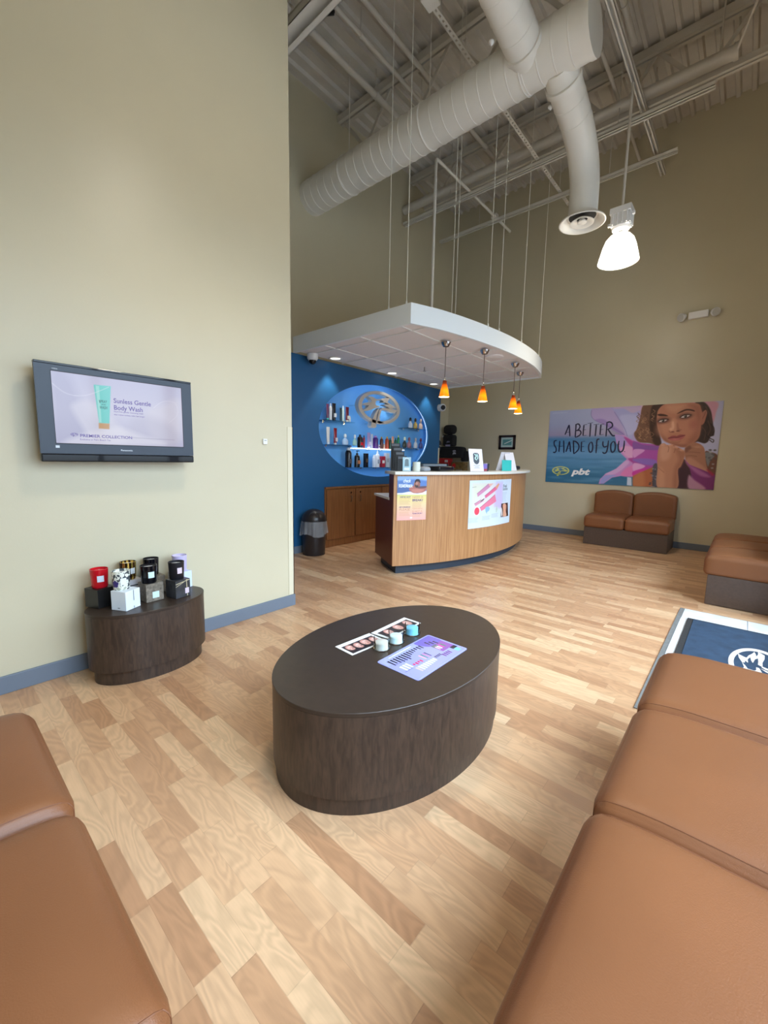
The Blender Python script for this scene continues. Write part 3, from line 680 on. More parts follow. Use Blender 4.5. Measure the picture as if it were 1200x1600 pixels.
# downlights
M_DL = mat('lit_downlight_lens', (1, 1, 1), emit=(1, .97, .9), estr=2.2)
for i, (x, y, lb) in enumerate(((-4.02, 3.643, 'recessed round downlight at the left, beside the dome camera'), (-4.02, 4.746, 'recessed round downlight in the middle above the oval niche'), (-4.02, 5.813, 'recessed round downlight near the far end of the blue wall'))):
    t = thing('downlight', lb, 'downlight', (x, y, CZ0 + .01), 'downlights along the blue wall')
    mb = MB(); mb.lathe([(.062, .012), (.085, .008), (.088, .0), (.08, -.004), (.062, .004)], (x, y, CZ0 + .012), 36, caps=False); mb.build('trim_ring', M_WHITEP, t, smooth=40)
    mb = MB(); mb.lathe([(0, .006), (.062, .006)], (x, y, CZ0 + .012), 28, caps=False); mb.build('lens', M_DL, t)
    l = bpy.data.lights.new('downlight_beam', 'SPOT'); l.energy = DOWN_W; l.spot_size = math.radians(78); l.spot_blend = .5; l.color = (1, .97, .88); l.shadow_soft_size = .03
    o = bpy.data.objects.new('downlight_beam', l); COL.objects.link(o); o.location = (x, y, CZ0 - .01)
t = thing('dome_camera', 'white dome security camera with black lens under the canopy at the left', 'security camera', (-4.06, 3.30, CZ0 - .06))
mb = MB(); mb.lathe([(.065, .075), (.065, .02), (.05, .0), (.045, -.002)], (-4.06, 3.31, CZ0 - .06), 28); mb.build('housing', M_WHITE, t, smooth=40)
mb = MB(); mb.lathe([(.044, 0), (.038, -.03), (.018, -.045), (0, -.048)], (-4.06, 3.31, CZ0 - .06), 24); mb.build('dome', M_GLOSSB, t, smooth=60)
t = thing('ball_camera', 'white ball security camera on the blue wall beside the corner', 'security camera', (-4.12, 6.2, 2.104))
mb = MB(); mb.tube([(XV, 6.205, 2.104), (XV + .03, 6.205, 2.104)], .06, 24); mb.build('mount', M_WHITE, t, smooth=40)
mb = MB(); mb.lathe([(0, -.065)] + [(.065 * math.sin(a), -.065 * math.cos(a)) for a in [math.pi * k / 14 for k in range(1, 14)]] + [(0, .065)], (-4.09, 6.2, 2.104), 24); mb.build('ball', M_WHITE, t, smooth=60)
d = Vector((.75, -.62, -.1)).normalized(); p = Vector((-4.09, 6.2, 2.104)); mb = MB(); mb.tube([p + d * .04, p + d * .069], [.045, .035], 20); mb.build('lens', M_GLOSSB, t, smooth=40)
t = thing('sprinkler_head', 'small metal sprinkler head under the canopy tiles', 'sprinkler', (-3.408, 4.701, CZ0 - .04))
mb = MB(); mb.lathe([(.03, .06), (.03, .055), (.008, .05), (.008, .0), (.022, -.004), (.022, -.008)], (-3.408, 4.701, CZ0 - .03), 16); mb.build('sprinkler_body', M_DARKMET, t, smooth=30)
t = thing('ceiling_speaker', 'flat round white speaker cover in the canopy between two pendants', 'ceiling speaker', (-2.405, 4.728, CZ0))
mb = MB(); mb.lathe([(.105, .02), (.105, .008), (.095, .003), (0, .0025)], (-2.405, 4.728, CZ0), 36); mb.build('speaker_cover', M_TILE, t, smooth=40)

# ---------------------------------------------------------------- emblem on the wall
PALM = [[(-0.3020, 0.1450), (-0.1830, 0.1520), (-0.0960, 0.1240), (0.0200, 0.1400), (-0.0450, 0.1130), (-0.1100, 0.0940), (-0.1170, 0.0440), (-0.0940, 0.0280), (-0.0180, 0.0280), (-0.0210, 0.0040), (-0.1300, -0.0190), (-0.2400, -0.0590), (-0.3590, -0.0880), (-0.4040, -0.0760), (-0.3250, -0.0390), (-0.2600, 0.0120), (-0.3730, 0.0040), (-0.3990, 0.0200), (-0.3140, 0.0460), (-0.2120, 0.0700), (-0.2070, 0.0990), (-0.2500, 0.1220)],
        [(0.0150, 0.1390), (0.1340, 0.1700), (0.2300, 0.1770), (0.1860, 0.1290), (0.1730, 0.1050), (0.2570, 0.0860), (0.3260, 0.0570), (0.3990, 0.0370), (0.3340, 0.0250), (0.2730, 0.0220), (0.3420, 0.0070), (0.4230, 0.0050), (0.4050, -0.0170), (0.3580, -0.0500), (0.2480, -0.0450), (0.1400, -0.0260), (0.0250, -0.0240), (0.0600, 0.0130), (0.1390, 0.0080), (0.2320, 0.0090), (0.1850, 0.0340), (0.0720, 0.0520), (0.1240, 0.0660), (0.2170, 0.0730), (0.1360, 0.0950), (0.0450, 0.0910), (0.0830, 0.1170), (0.0310, 0.1180)],
        [(-0.0230, -0.0060), (-0.0790, -0.0430), (-0.1280, -0.1050), (-0.1880, -0.2090), (-0.2170, -0.2970), (-0.1850, -0.3260), (-0.1230, -0.3250), (-0.0830, -0.3000), (-0.1000, -0.2350), (-0.0830, -0.1340), (-0.0540, -0.0650)],
        [(-0.0260, -0.0460), (0.0090, -0.0160), (0.0410, -0.0180), (0.0110, -0.0760), (-0.0160, -0.1450), (-0.0020, -0.2020), (0.0800, -0.2300), (-0.0110, -0.2470), (-0.0680, -0.2330), (-0.0580, -0.1320)]]
def ellpts(a, b, n=72): return [(a * math.cos(2 * math.pi * i / n), b * math.sin(2 * math.pi * i / n)) for i in range(n)]
def palm_solid(mb, P, t0, t1):
    """emblem extruded between depths t0 and t1; P(u, v, t) places a point"""
    o, i_ = ellpts(.498, .255), ellpts(.423, .21); n = len(o)
    vs = [P(*p, t) for t in (t0, t1) for p in o] + [P(*p, t) for t in (t0, t1) for p in i_]
    fs = []
    for k in range(n):
        j = (k + 1) % n
        fs += [(k, j, n + j, n + k), (2 * n + j, 2 * n + k, 3 * n + k, 3 * n + j), (n + k, n + j, 3 * n + j, 3 * n + k), (k, 2 * n + k, 2 * n + j, j)]
    mb.add(vs, fs)
    for L_ in PALM:
        n = len(L_); mb.add([P(*p, t) for t in (t0, t1) for p in L_], [tuple(range(n))[::-1], tuple(range(n, 2 * n))] + [(k, (k + 1) % n, n + (k + 1) % n, n + k) for k in range(n)])
def palm_flat(mb, P, t=0):
    o, i_ = ellpts(.498, .255), ellpts(.423, .21); n = len(o)
    mb.add([P(*p, t) for p in o] + [P(*p, t) for p in i_], [(k, (k + 1) % n, n + (k + 1) % n, n + k) for k in range(n)])
    for L_ in PALM: mb.add([P(*p, t) for p in L_], [tuple(range(len(L_)))])
EY, EZ, ES = 4.56, 1.929, .904
em_ = thing('wall_emblem', 'brushed metal oval palm tree emblem standing off the light blue niche', 'sign', (XV, 4.56, 1.93))
mb = MB(); palm_solid(mb, lambda u, v, t: (t, EY + u * ES, EZ + v * ES), XV + .02, XV + .09); mb.build('emblem_face', M_BRUSH, em_)
mb = MB()
for a, b_ in ((-.46, 0), (.46, 0), (0, .23), (-.1, -.25), (.2, -.2)): mb.tube([(XV - ND, EY + a * ES, EZ + b_ * ES), (XV + .025, EY + a * ES, EZ + b_ * ES)], .008, 8)
mb.build('standoff', M_CHROME, em_)
# soft backlight behind the emblem, and a light strip tucked around the niche
M_LED = mat('blue_white_light_strip', (1, 1, 1), emit=(.55, .75, 1), estr=6)
st = thing('niche_backlight', 'blue white light strip hidden around the inner rim of the oval niche', 'light strip', (XV, 4.69, 1.59))
mb = MB(); mb.tube([(XV - .055, OC[0] + p[0], OC[1] + p[1]) for p in ellpts(OA + .035, OBz + .035, 96)], .007, 6, closed=True); mb.build('strip', mat('soft_blue_strip', (1, 1, 1), emit=(.5, .72, 1), estr=1.0), st)
st = thing('emblem_backlight', 'thin light strip behind the metal palm emblem', 'light strip', (XV, 4.56, 1.93))
mb = MB(); mb.tube([(XV + .0, EY + p[0] * .84, EZ + p[1] * .82) for p in ellpts(.498, .255, 60)], .006, 6, closed=True); mb.build('strip', M_LED, st)

# ---------------------------------------------------------------- niche shelves and bottles
NB = XV - ND   # niche back
def shelf(y0, y1, z, label, lit=False):
    t = thing('glass_shelf', label, 'shelf', ((NB + .1), (y0 + y1) / 2, z), 'glass shelves in the oval niche')
    mb = MB(); mb.box(NB + .002, NB + .2, y0, y1, z - .01, z)
    m_ = M_GLASS2
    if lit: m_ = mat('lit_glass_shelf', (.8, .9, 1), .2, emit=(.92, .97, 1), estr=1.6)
    mb.build('glass_plate', m_, t)
    k = max(2, int((y1 - y0) / .32) + 1)
    for i in range(k):
        yy = y0 + .07 + (y1 - y0 - .14) * i / (k - 1); mb = MB(); mb.tube([(NB + .001, yy, z - .018), (NB + .05, yy, z - .018)], .011, 10); mb.obox((NB + .045, yy, z - .012), (.03, .022, .02)); mb.build('bracket', M_CHROME, t, smooth=40)
S1, S2, S3, S4, S5, S6 = 1.686, 1.374, 1.697, 1.346, 1.075, 1.381
shelf(3.553, 4.068, S1, 'short glass shelf at the upper left of the oval niche'); shelf(3.598, 4.20, S2, 'glass shelf at the middle left of the oval niche')
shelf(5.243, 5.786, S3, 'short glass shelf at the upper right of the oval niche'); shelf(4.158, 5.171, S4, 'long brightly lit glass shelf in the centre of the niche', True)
shelf(3.941, 5.379, S5, 'lowest glass shelf of the oval niche'); shelf(5.225, 5.804, S6, 'glass shelf at the middle right of the oval niche')
BC = {}
def bm_(rgb, r=.25):
    if rgb not in BC: BC[rgb] = cmat('bottle_%s' % {0: 'dark', 1: 'light'}[sum(rgb) > 380], rgb, r)
    return BC[rgb]
def bottle(kind, y, z, h, w, rgb, cap, label, x=None, band=None):
    x = NB + .12 if x is None else x
    nm, ct = {'tube': ('lotion_tube', 'tube'), 'can': ('spray_bottle', 'bottle'), 'pump': ('pump_bottle', 'bottle'), 'flask': ('perfume_bottle', 'bottle'), 'box': ('product_box', 'box'), 'bottle': ('lotion_bottle', 'bottle')}[kind]
    t = thing(nm, label, ct, (x, y, z), 'products in the oval niche'); c = (x, y, z); r = w / 2
    mb = MB(); m_ = bm_(rgb)
    if kind == 'tube':
        mb.grid(lambda u, v: (x + math.cos(u * 2 * math.pi) * r * .62 * (1 - .92 * v), y + math.sin(u * 2 * math.pi) * (r * (.8 + .2 * v)), z + .025 + (h - .025) * v), 24, 8)
        mb.build('tube_body', m_, t, smooth=50); q = MB(); q.lathe([(r * .62, 0), (r * .68, .004), (r * .68, .026), (r * .5, .028)], c, 20); q.build('cap', bm_(cap), t, smooth=40)
    elif kind == 'box':
        mb.obox((x, y, z + h / 2), (w * .7, w, h), 0); mb.build('carton', m_, t, bevel=.002); q = MB(); q.box(x + w * .35, x + w * .35 + .0015, y - w * .32, y + w * .32, z + h * .35, z + h * .62); q.build('label_panel', bm_(cap), t)
    elif kind == 'flask':
        mb.lathe([(r * .55, 0), (r * .95, h * .06), (r, h * .28), (r * .9, h * .45), (r * .4, h * .6), (r * .3, h * .68)], c, 24, .62, 1); mb.build('flask_body', m_, t, smooth=50)
        q = MB(); q.lathe([(r * .32, h * .68), (r * .42, h * .72), (r * .4, h * .9), (r * .22, h)], c, 16); q.build('cap', bm_(cap), t, smooth=40)
    elif kind == 'pump':
        mb.lathe([(r, 0), (r, h * .62), (r * .8, h * .7), (r * .35, h * .74)], c, 24, .75, 1); mb.build('bottle_body', m_, t, smooth=45)
        q = MB(); q.lathe([(r * .36, h * .74), (r * .36, h * .84), (r * .12, h * .85), (r * .12, h * .95)], c, 14); q.obox((x + r * .3, y, z + h * .97), (r * 1.2, r * .4, h * .045)); q.build('pump_head', bm_(cap), t)
    else:
        tp = .42 if kind == 'can' else .6
        mb.lathe([(r, 0), (r, h * .72), (r * .85, h * .8), (r * tp, h * .86)], c, 24); mb.build('bottle_body', m_, t, smooth=45)
        q = MB(); q.lathe([(r * tp, h * .86), (r * tp, h * .98), (r * .2, h)], c, 18); q.build('cap', bm_(cap), t, smooth=40)
    if band and kind != 'box':
        q = MB(); q.box(x + r * .62, x + r * .62 + .002 + r * .4, y - r * .5, y + r * .5, z + h * .2, z + h * .42); q.build('label_panel', bm_(band), t)
    return t
W_, K_ = (228, 232, 238), (22, 22, 28)
bottle('tube', 3.643, S1, 0.208, 0.045, (96, 50, 80), (70, 200, 190), 'plum tube at the left end of the upper left shelf')
bottle('can', 3.693, S1, 0.217, 0.041, (200, 204, 210), (190, 190, 196), 'silver can second on the upper left shelf')
bottle('tube', 3.752, S1, 0.226, 0.068, K_, K_, 'black tube with white panel on the upper left shelf', band=W_)
bottle('tube', 3.878, S1, 0.181, 0.041, (24, 52, 60), (30, 60, 66), 'dark teal tube on the upper left shelf')
bottle('can', 3.919, S1, 0.212, 0.032, (190, 212, 214), W_, 'pale mint slim bottle on the upper left shelf')
bottle('tube', 3.996, S1, 0.203, 0.063, (104, 24, 44), (230, 224, 214), 'maroon tube with cream panels on the upper left shelf', band=(230, 224, 214))
bottle('can', 4.045, S1, 0.09, 0.027, (226, 226, 228), W_, 'small white bottle at the right end of the upper left shelf')
bottle('tube', 3.652, S2, 0.226, 0.059, (222, 212, 208), W_, 'pale cream tube at the left end of the middle left shelf')
bottle('tube', 3.779, S2, 0.221, 0.059, (140, 18, 40), (222, 216, 214), 'crimson tube with white stripe on the middle left shelf', band=(240, 220, 220))
bottle('flask', 3.96, S2, 0.154, 0.104, (184, 206, 236), W_, 'squat pale blue flask on the middle left shelf')
bottle('flask', 4.145, S2, 0.154, 0.077, (170, 206, 200), W_, 'small green glass flask right of the pale blue one')
xs = [(4.249, 'can', 0.19, 0.077, (24, 16, 20), (20, 18, 22), 'black can with red stripe at the left of the lit shelf', (214, 30, 40)), (4.33, 'can', 0.181, 0.032, (150, 20, 36), K_, 'slim dark red bottle on the lit shelf', None),
      (4.43, 'tube', 0.226, 0.068, (170, 150, 200), W_, 'lilac tube with white top on the lit shelf', (226, 220, 240)), (4.497, 'tube', 0.208, 0.045, (196, 200, 216), (180, 184, 196), 'silvery lilac tube on the lit shelf', None),
      (4.574, 'bottle', 0.19, 0.081, (78, 38, 120), (176, 130, 200), 'deep violet bottle on the lit shelf', None), (4.647, 'box', 0.063, 0.041, (190, 180, 200), (90, 80, 110), 'tiny lilac carton on the lit shelf', None),
      (4.71, 'can', 0.181, 0.054, (84, 38, 26), (200, 150, 60), 'brown bottle with gold cap on the lit shelf', None), (4.769, 'can', 0.09, 0.027, (220, 180, 150), W_, 'small peach bottle on the lit shelf', None),
      (4.836, 'can', 0.19, 0.059, (176, 70, 36), (220, 170, 60), 'rust orange bottle with gold cap on the lit shelf', None), (4.909, 'can', 0.172, 0.045, (18, 74, 50), (30, 90, 60), 'dark green bottle on the lit shelf', None),
      (4.972, 'tube', 0.199, 0.054, (226, 160, 130), (214, 90, 60), 'peach tube with red stripe on the lit shelf', (200, 60, 50)), (5.04, 'can', 0.181, 0.041, (14, 90, 58), (20, 70, 50), 'emerald bottle on the lit shelf', None),
      (5.108, 'can', 0.226, 0.041, (30, 130, 70), (226, 230, 120), 'tall green bottle with yellow top at the right of the lit shelf', None)]
for y, k_, h, w, c1, c2, lb, bd in xs: bottle(k_, y, S4, h, w, c1, c2, lb, band=bd)
for y, k_, h, w, c1, c2, lb, bd in [(4.023, 'bottle', 0.271, 0.09, (26, 24, 28), (200, 200, 204), 'tall black bottle with pale cap at the left of the lowest shelf', (90, 90, 96)), (4.195, 'pump', 0.235, 0.09, (20, 18, 20), K_, 'black pump bottle with tan mark on the lowest shelf', (200, 130, 90)),
                                (4.375, 'box', 0.199, 0.063, (20, 20, 24), (90, 74, 60), 'black carton standing on the lowest shelf', None), (4.556, 'bottle', 0.181, 0.063, (214, 222, 238), W_, 'short white bottle beside the white pump bottle', None), (4.624, 'pump', 0.271, 0.077, (224, 230, 242), W_, 'tall white pump bottle on the lowest shelf', (170, 180, 200)),
                                (4.732, 'box', 0.163, 0.081, (176, 40, 60), (240, 236, 236), 'red carton with white window on the lowest shelf', None), (4.836, 'box', 0.212, 0.077, (190, 196, 206), (160, 165, 175), 'tall grey carton on the lowest shelf', None),
                                (4.945, 'box', 0.145, 0.077, (186, 192, 200), (120, 126, 136), 'square grey carton on the lowest shelf', None), (5.053, 'box', 0.099, 0.077, (204, 208, 214), (150, 154, 160), 'low pale carton on the lowest shelf', None), (5.153, 'box', 0.09, 0.072, (180, 184, 200), (140, 144, 160), 'low lavender carton at the right of the lowest shelf', None)]:
    bottle(k_, y, S5, h, w, c1, c2, lb, band=bd)
for y, rgb, cp, lb in ((5.406, (206, 214, 226), K_, 'clear flask with black stopper on the upper right shelf'), (5.542, (190, 160, 90), (60, 48, 30), 'gold flask on the upper right shelf'), (5.686, (226, 196, 180), (220, 200, 190), 'blush flask at the right end of the upper right shelf')):
    bottle('flask', y, S3, .172, .09, rgb, cp, lb)
for y, rgb, cp, lb in ((5.27, (60, 66, 60), (220, 224, 200), 'small dark bottle with pale cap on the middle right shelf'), (5.388, (160, 110, 120), (150, 90, 100), 'rose flask on the middle right shelf'), (5.56, (206, 210, 220), (200, 190, 190), 'frosted flask on the middle right shelf'), (5.704, (70, 80, 140), (110, 50, 70), 'blue and plum flask at the end of the middle right shelf')):
    bottle('flask', y, S6, .172, .09, rgb, cp, lb)

# ---------------------------------------------------------------- soft upholstery
def rfun(c, h, r, crown=0, arch=0, arch_axis=1, nose=None):
    c = Vector(c)
    def F(p):
        q = [max(-(h[i] - r), min(h[i] - r, p[i] * h[i])) for i in range(3)]
        d = Vector([p[i] * h[i] - q[i] for i in range(3)])
        v = Vector(q) + (d.normalized() * r if d.length > 1e-9 else Vector((0, 0, 0)))
        f = max(0, v.z / h[2])
        v.z += crown * f * (1 - p[0] ** 2) ** .5 * (1 - p[1] ** 2) ** .5 if crown else 0
        if nose:                       # nose = (axis, side): the front edge rolls down
            q_ = max(0, (p[nose[0]] * nose[1] - .45) / .55); v.z -= .020 * q_ * q_ * max(0, f)
        if arch: v.z += arch * f * (1 - p[arch_axis] ** 2)
        return c + v
    return F
def rbox(mb, F, n=14):
    g = []
    for i in range(n + 1):
        t = -1 + 2 * i / n; g.append(math.copysign(1 - (1 - abs(t)) ** 1.6, t) if abs(t) > 1e-9 else 0)
    for ax in range(3):
        for sg in (-1, 1):
            def fn(u, v):
                a, b = g[round(u * n)], g[round(v * n)]; p = [0, 0, 0]; p[ax] = sg; p[(ax + 1) % 3] = a; p[(ax + 2) % 3] = b
                return F(p)
            mb.grid(fn, n, n)
def weld(o, d=1e-4):
    b = bmesh.new(); b.from_mesh(o.data); bmesh.ops.remove_doubles(b, verts=b.verts, dist=d); bmesh.ops.recalc_face_normals(b, faces=b.faces); b.to_mesh(o.data); b.free()
    for p in o.data.polygons: p.use_smooth = True
    return o
def sofa(label, origin, axis, n, face, M_L, w=.53, depth=.63, back=True, arch=.045, seat_d=.50):
    """row of n seats; origin = front corner on the floor, axis = direction of the row, face = direction the seats face"""
    t = thing('lounge_sofa', label, 'sofa', origin); o = Vector(origin); A = Vector((*axis, 0)); Fd = Vector((*face, 0))
    def bb(a0, a1, d0, d1, z0, z1):
        p = o + A * a0 - Fd * d0; q = o + A * a1 - Fd * d1
        return (min(p.x, q.x), max(p.x, q.x), min(p.y, q.y), max(p.y, q.y), z0, z1)
    mb = MB(); mb.box(*bb(.012, n * w - .012, .035, depth, .003, .262)); mb.build('sofa_base', M_SOFAB, t, bevel=.004)
    ax = 0 if abs(axis[0]) > .5 else 1
    for i in range(n):
        x0, x1, y0, y1, z0, z1 = bb(i * w + .002, (i + 1) * w - .002, 0, seat_d + .08, .255, .438)
        F = rfun(((x0 + x1) / 2, (y0 + y1) / 2, (z0 + z1) / 2), ((x1 - x0) / 2, (y1 - y0) / 2, (z1 - z0) / 2), .042, .016, nose=((1 - ax), (-1 if face[0] < 0 or face[1] < 0 else 1)))
        mb = MB(); rbox(mb, F, 18); c = weld(mb.build('seat_cushion', M_L, t))
        fs = (-1 if face[0] < 0 or face[1] < 0 else 1); dx = 1 - ax
        for sd in (-1, 1):
            pts = []
            for k in range(12): p = [0, 0, 0]; p[ax] = sd * .935; p[dx] = fs; p[2] = -.8 + 1.7 * k / 11; pts.append(F(p))
            for k in range(24): p = [0, 0, 0]; p[ax] = sd * .935; p[dx] = fs * (1 - 1.8 * k / 23); p[2] = 1; pts.append(F(p))
            m2 = MB(); m2.tube(pts, .0012, 5); m2.build('stitching', M_STITCH, c)
        if back:
            x0, x1, y0, y1, z0, z1 = bb(i * w + .002, (i + 1) * w - .002, seat_d, depth, .40, .745)
            F = rfun(((x0 + x1) / 2, (y0 + y1) / 2, (z0 + z1) / 2), ((x1 - x0) / 2, (y1 - y0) / 2, (z1 - z0) / 2), .035, 0, arch, ax)
            mb = MB(); rbox(mb, F, 16); bk = weld(mb.build('backrest', M_L, t))
    return t
sofa('small brown leather two-seat sofa with arched backs under the big beach poster', (-1.755, 6.53, 0), (1, 0), 2, (0, -1), M_LEATHER, w=.535, depth=.655)
sofa('brown leather three-seat sofa on the window side beyond the entrance mat', (-.20, 4.445, 0), (0, 1), 3, (-1, 0), M_LEATHER)
sofa('brown leather sofa filling the lower right corner, nearest the camera', (-.20, .45, 0), (0, 1), 3, (-1, 0), M_LEATHER, back=False, seat_d=.55)
sofa('brown leather sofa at the lower left corner facing the oval table', (-1.60, .19, 0), (1, 0), 3, (0, 1), M_LEATHER, w=.535)

# ---------------------------------------------------------------- oval tables
def oval_table(name, label, cx, cy, a, b, h, ang, zb, ins):
    t = thing(name, label, 'table', (cx, cy, 0)); c_, s_ = math.cos(ang), math.sin(ang)
    def pts(a, b, n=96): return [(cx + a * math.cos(q) * c_ - b * math.sin(q) * s_, cy + a * math.cos(q) * s_ + b * math.sin(q) * c_) for q in [2 * math.pi * i / n for i in range(n)]]
    mb = MB(); mb.prism(pts(a, b), h - .016, h); mb.build('table_top', M_DARKTOP, t, smooth=30, bevel=.0015, seg=1)
    mb = MB(); mb.prism(pts(a - .001, b - .001), zb, h - .016); mb.build('table_body', M_DARKLAM, t, smooth=30)
    mb = MB(); mb.prism(pts(a - ins, b - ins), .001, zb); mb.build('plinth', M_DARKLAM, t, smooth=30)
    return t
TZ = .378; HZ = .385
oval_table('coffee_table', 'large dark brown oval coffee table in the middle of the floor', -1.099, 1.371, .589, .397, TZ, 1.546, .064, .010)
oval_table('side_table', 'small dark brown oval display table against the left wall, holding candles', -2.482, .835, .2, .302, HZ, 0, .078, .024)

# ---------------------------------------------------------------- candles on boxes
M_WAX = mat('white_wax', (.86, .83, .80), .5); M_REDWAX = mat('pink_wax', lin((226, 120, 120)), .5)
def boxthing(label, c, ang, s, m_, extra=None, h=.102):
    t = thing('gift_box', label, 'box', (c[0], c[1], HZ), 'candle gift boxes'); mb = MB(); mb.obox((c[0], c[1], HZ + h / 2 + .001), (s, s, h), ang); mb.build('carton', m_, t, bevel=.0012)
    if extra: extra(t, c, ang, s, h)
    return t
def facept(c, ang, s, face, u, z, out=.0006):
    """point on a box face: face 0 faces the room, face 1 faces the camera end"""
    X = Vector((math.cos(ang), math.sin(ang), 0)); Y = Vector((-math.sin(ang), math.cos(ang), 0))
    if face == 0: n_, t_ = X, Y
    else: n_, t_ = -Y, X
    return Vector((c[0], c[1], 0)) + n_ * (s / 2 + out) + t_ * u + Vector((0, 0, z))
def facequad(mb, c, ang, s, face, u0, u1, z0, z1, out=.0008):
    mb.add([facept(c, ang, s, face, u, z, out) for u, z in ((u0, z0), (u1, z0), (u1, z1), (u0, z1))], [(0, 1, 2, 3)])
def lab_box(rgb, u0, u1, z0, z1, lines=None):
    def f(t, c, ang, s, h):
        mb = MB(); facequad(mb, c, ang, s, 0, u0, u1, HZ + z0, HZ + z1, .0014); mb.build('label_panel', cmat('pale_label', rgb), t)
        if lines:
            mb = MB()
            for (ua, za), (ub, zb), w in lines:
                d = Vector((ub - ua, zb - za)).normalized() * w / 2; q = (-d.y, d.x)
                mb.add([facept(c, ang, s, 0, u, HZ + z, .001) for u, z in ((ua + q[0], za + q[1]), (ub + q[0], zb + q[1]), (ub - q[0], zb - q[1]), (ua - q[0], za - q[1]))], [(0, 1, 2, 3)])
            mb.build('ribbon_print', cmat('gold_print', (196, 184, 150)), t)
    return f
M_BBOX = cmat('black_carton', (22, 21, 22), .35); M_PATT = mat('damask_carton', lin((118, 108, 96)), .4, var=.45, vscale=75); M_WBOX = mat('white_carton', lin((224, 232, 242)), .35)
M_GBOX = mat('grey_carton', lin((196, 196, 204)), .4); M_LBOX = cmat('pale_blue_carton', (208, 220, 244)); M_STRIPE = mat('black_striped_carton', lin((52, 52, 56)), .35, var=.5, vscale=60, stretch=(1, .4, .4))
def seam(t, c, ang, s, h):
    mb = MB(); facequad(mb, c, ang, s, 0, .002, .006, HZ + .045, HZ + h, .0011); facequad(mb, c, ang, s, 0, .002, .006, HZ + .003, HZ + .016, .0011)
    facequad(mb, c, ang, s, 1, -.006, .008, HZ + .012, HZ + .016, .0011); mb.build('seam_print', cmat('grey_print', (110, 116, 128)), t)
BX_ = dict(red=((-2.566, .627), math.radians(21)), white=((-2.426, .705), math.radians(28)), damask=((-2.472, .846), math.radians(5)), stripe=((-2.425, .975), math.radians(12)),
           gold=((-2.622, .782), math.radians(8)), back=((-2.610, .905), math.radians(3)), lilac=((-2.585, 1.055), math.radians(10)))
boxthing('black gift box under the red candle', *BX_['red'], .1, M_BBOX, lab_box((200, 206, 220), .03, .046, .03, .06))
boxthing('white gift box under the floral candle, nearest the table edge', *BX_['white'], .093, M_WBOX, seam)
boxthing('bronze damask patterned gift box with a pale label under a black candle', *BX_['damask'], .094, M_PATT, lab_box((206, 226, 226), -.014, .022, .02, .056))
boxthing('black striped gift box with gold ribbon print under the matte black candle', *BX_['stripe'], .092, M_STRIPE, lab_box((214, 196, 214), .012, .036, .02, .052, [((-.045, .085), (.045, .098), .004), ((-.045, .07), (.03, .1), .003), ((.022, .102), (.026, .004), .004)]))
boxthing('light grey gift box with black lines under the gold candle', *BX_['gold'], .1, M_GBOX, lab_box((40, 40, 46), -.045, .045, .07, .076))
boxthing('dark bronze gift box at the wall under the rear black candle', *BX_['back'], .1, M_PATT)
boxthing('pale blue gift box under the lilac candle', *BX_['lilac'], .095, M_LBOX)
def candle(label, key, m_, wax, lab=None, extra=None, h=.1, r=.0425, dx=0, dy=0):
    c, ang = BX_[key]; c = (c[0] + dx, c[1] + dy, HZ + .1035); t = thing('candle', label, 'candle', c, 'jar candles')
    mb = MB(); mb.lathe([(0, .001), (r * .82, 0), (r * .9, .006), (r, h), (r - .003, h + .0005), (r - .0035, h - .012), (r * .85, .012), (0, .012)], c, 40, caps=False); mb.build('candle_cup', m_, t, smooth=45)
    mb = MB(); mb.lathe([(r - .004, h - .02), (r - .004, h - .014), (0, h - .0145)], c, 32, caps=False); mb.build('wax', wax, t, smooth=30)
    mb = MB(); mb.tube([(c[0], c[1], c[2] + h - .015), (c[0], c[1] + .001, c[2] + h - .004)], .0008, 6); mb.build('wick', M_PAPER, t)
    if lab:
        a0, a1, z0, z1, rgb = lab; mb = MB(); rr = r * .985 + .0012
        mb.grid(lambda u, v: (c[0] + rr * math.cos(math.radians(a0 + (a1 - a0) * u)), c[1] + rr * math.sin(math.radians(a0 + (a1 - a0) * u)), c[2] + z0 + (z1 - z0) * v), 8, 1); mb.build('label_panel', cmat('candle_label', rgb), t, fix=False)
    if extra: extra(t, c, r, h)
    return t
LB = (-28, 14, .035, .068)
candle('red jar candle with a pale label at the left end of the display table', 'red', cmat('red_glaze', (190, 20, 34), .12), M_REDWAX, (*LB, (206, 218, 232)))
M_FLOR = bpy.data.materials.new('floral_porcelain'); M_FLOR.use_nodes = True; nt = M_FLOR.node_tree; b = nt.nodes['Principled BSDF']
tcn = _n(nt, 'ShaderNodeTexCoord'); vo_ = _n(nt, 'ShaderNodeTexNoise'); vo_.inputs['Scale'].default_value = 48; vo_.inputs['Detail'].default_value = 2; nt.links.new(tcn.outputs['Object'], vo_.inputs['Vector'])
rp = _n(nt, 'ShaderNodeValToRGB'); rp.color_ramp.interpolation = 'CONSTANT'; el = rp.color_ramp.elements; el[0].color = (*lin((70, 78, 84)), 1); el[1].position = .43; el[1].color = (*lin((228, 230, 220)), 1)
q = el.new(.62); q.color = (*lin((170, 176, 160)), 1); nt.links.new(vo_.outputs['Fac'], rp.inputs[0]); nt.links.new(rp.outputs[0], b.inputs['Base Color']); b.inputs['Roughness'].default_value = .15
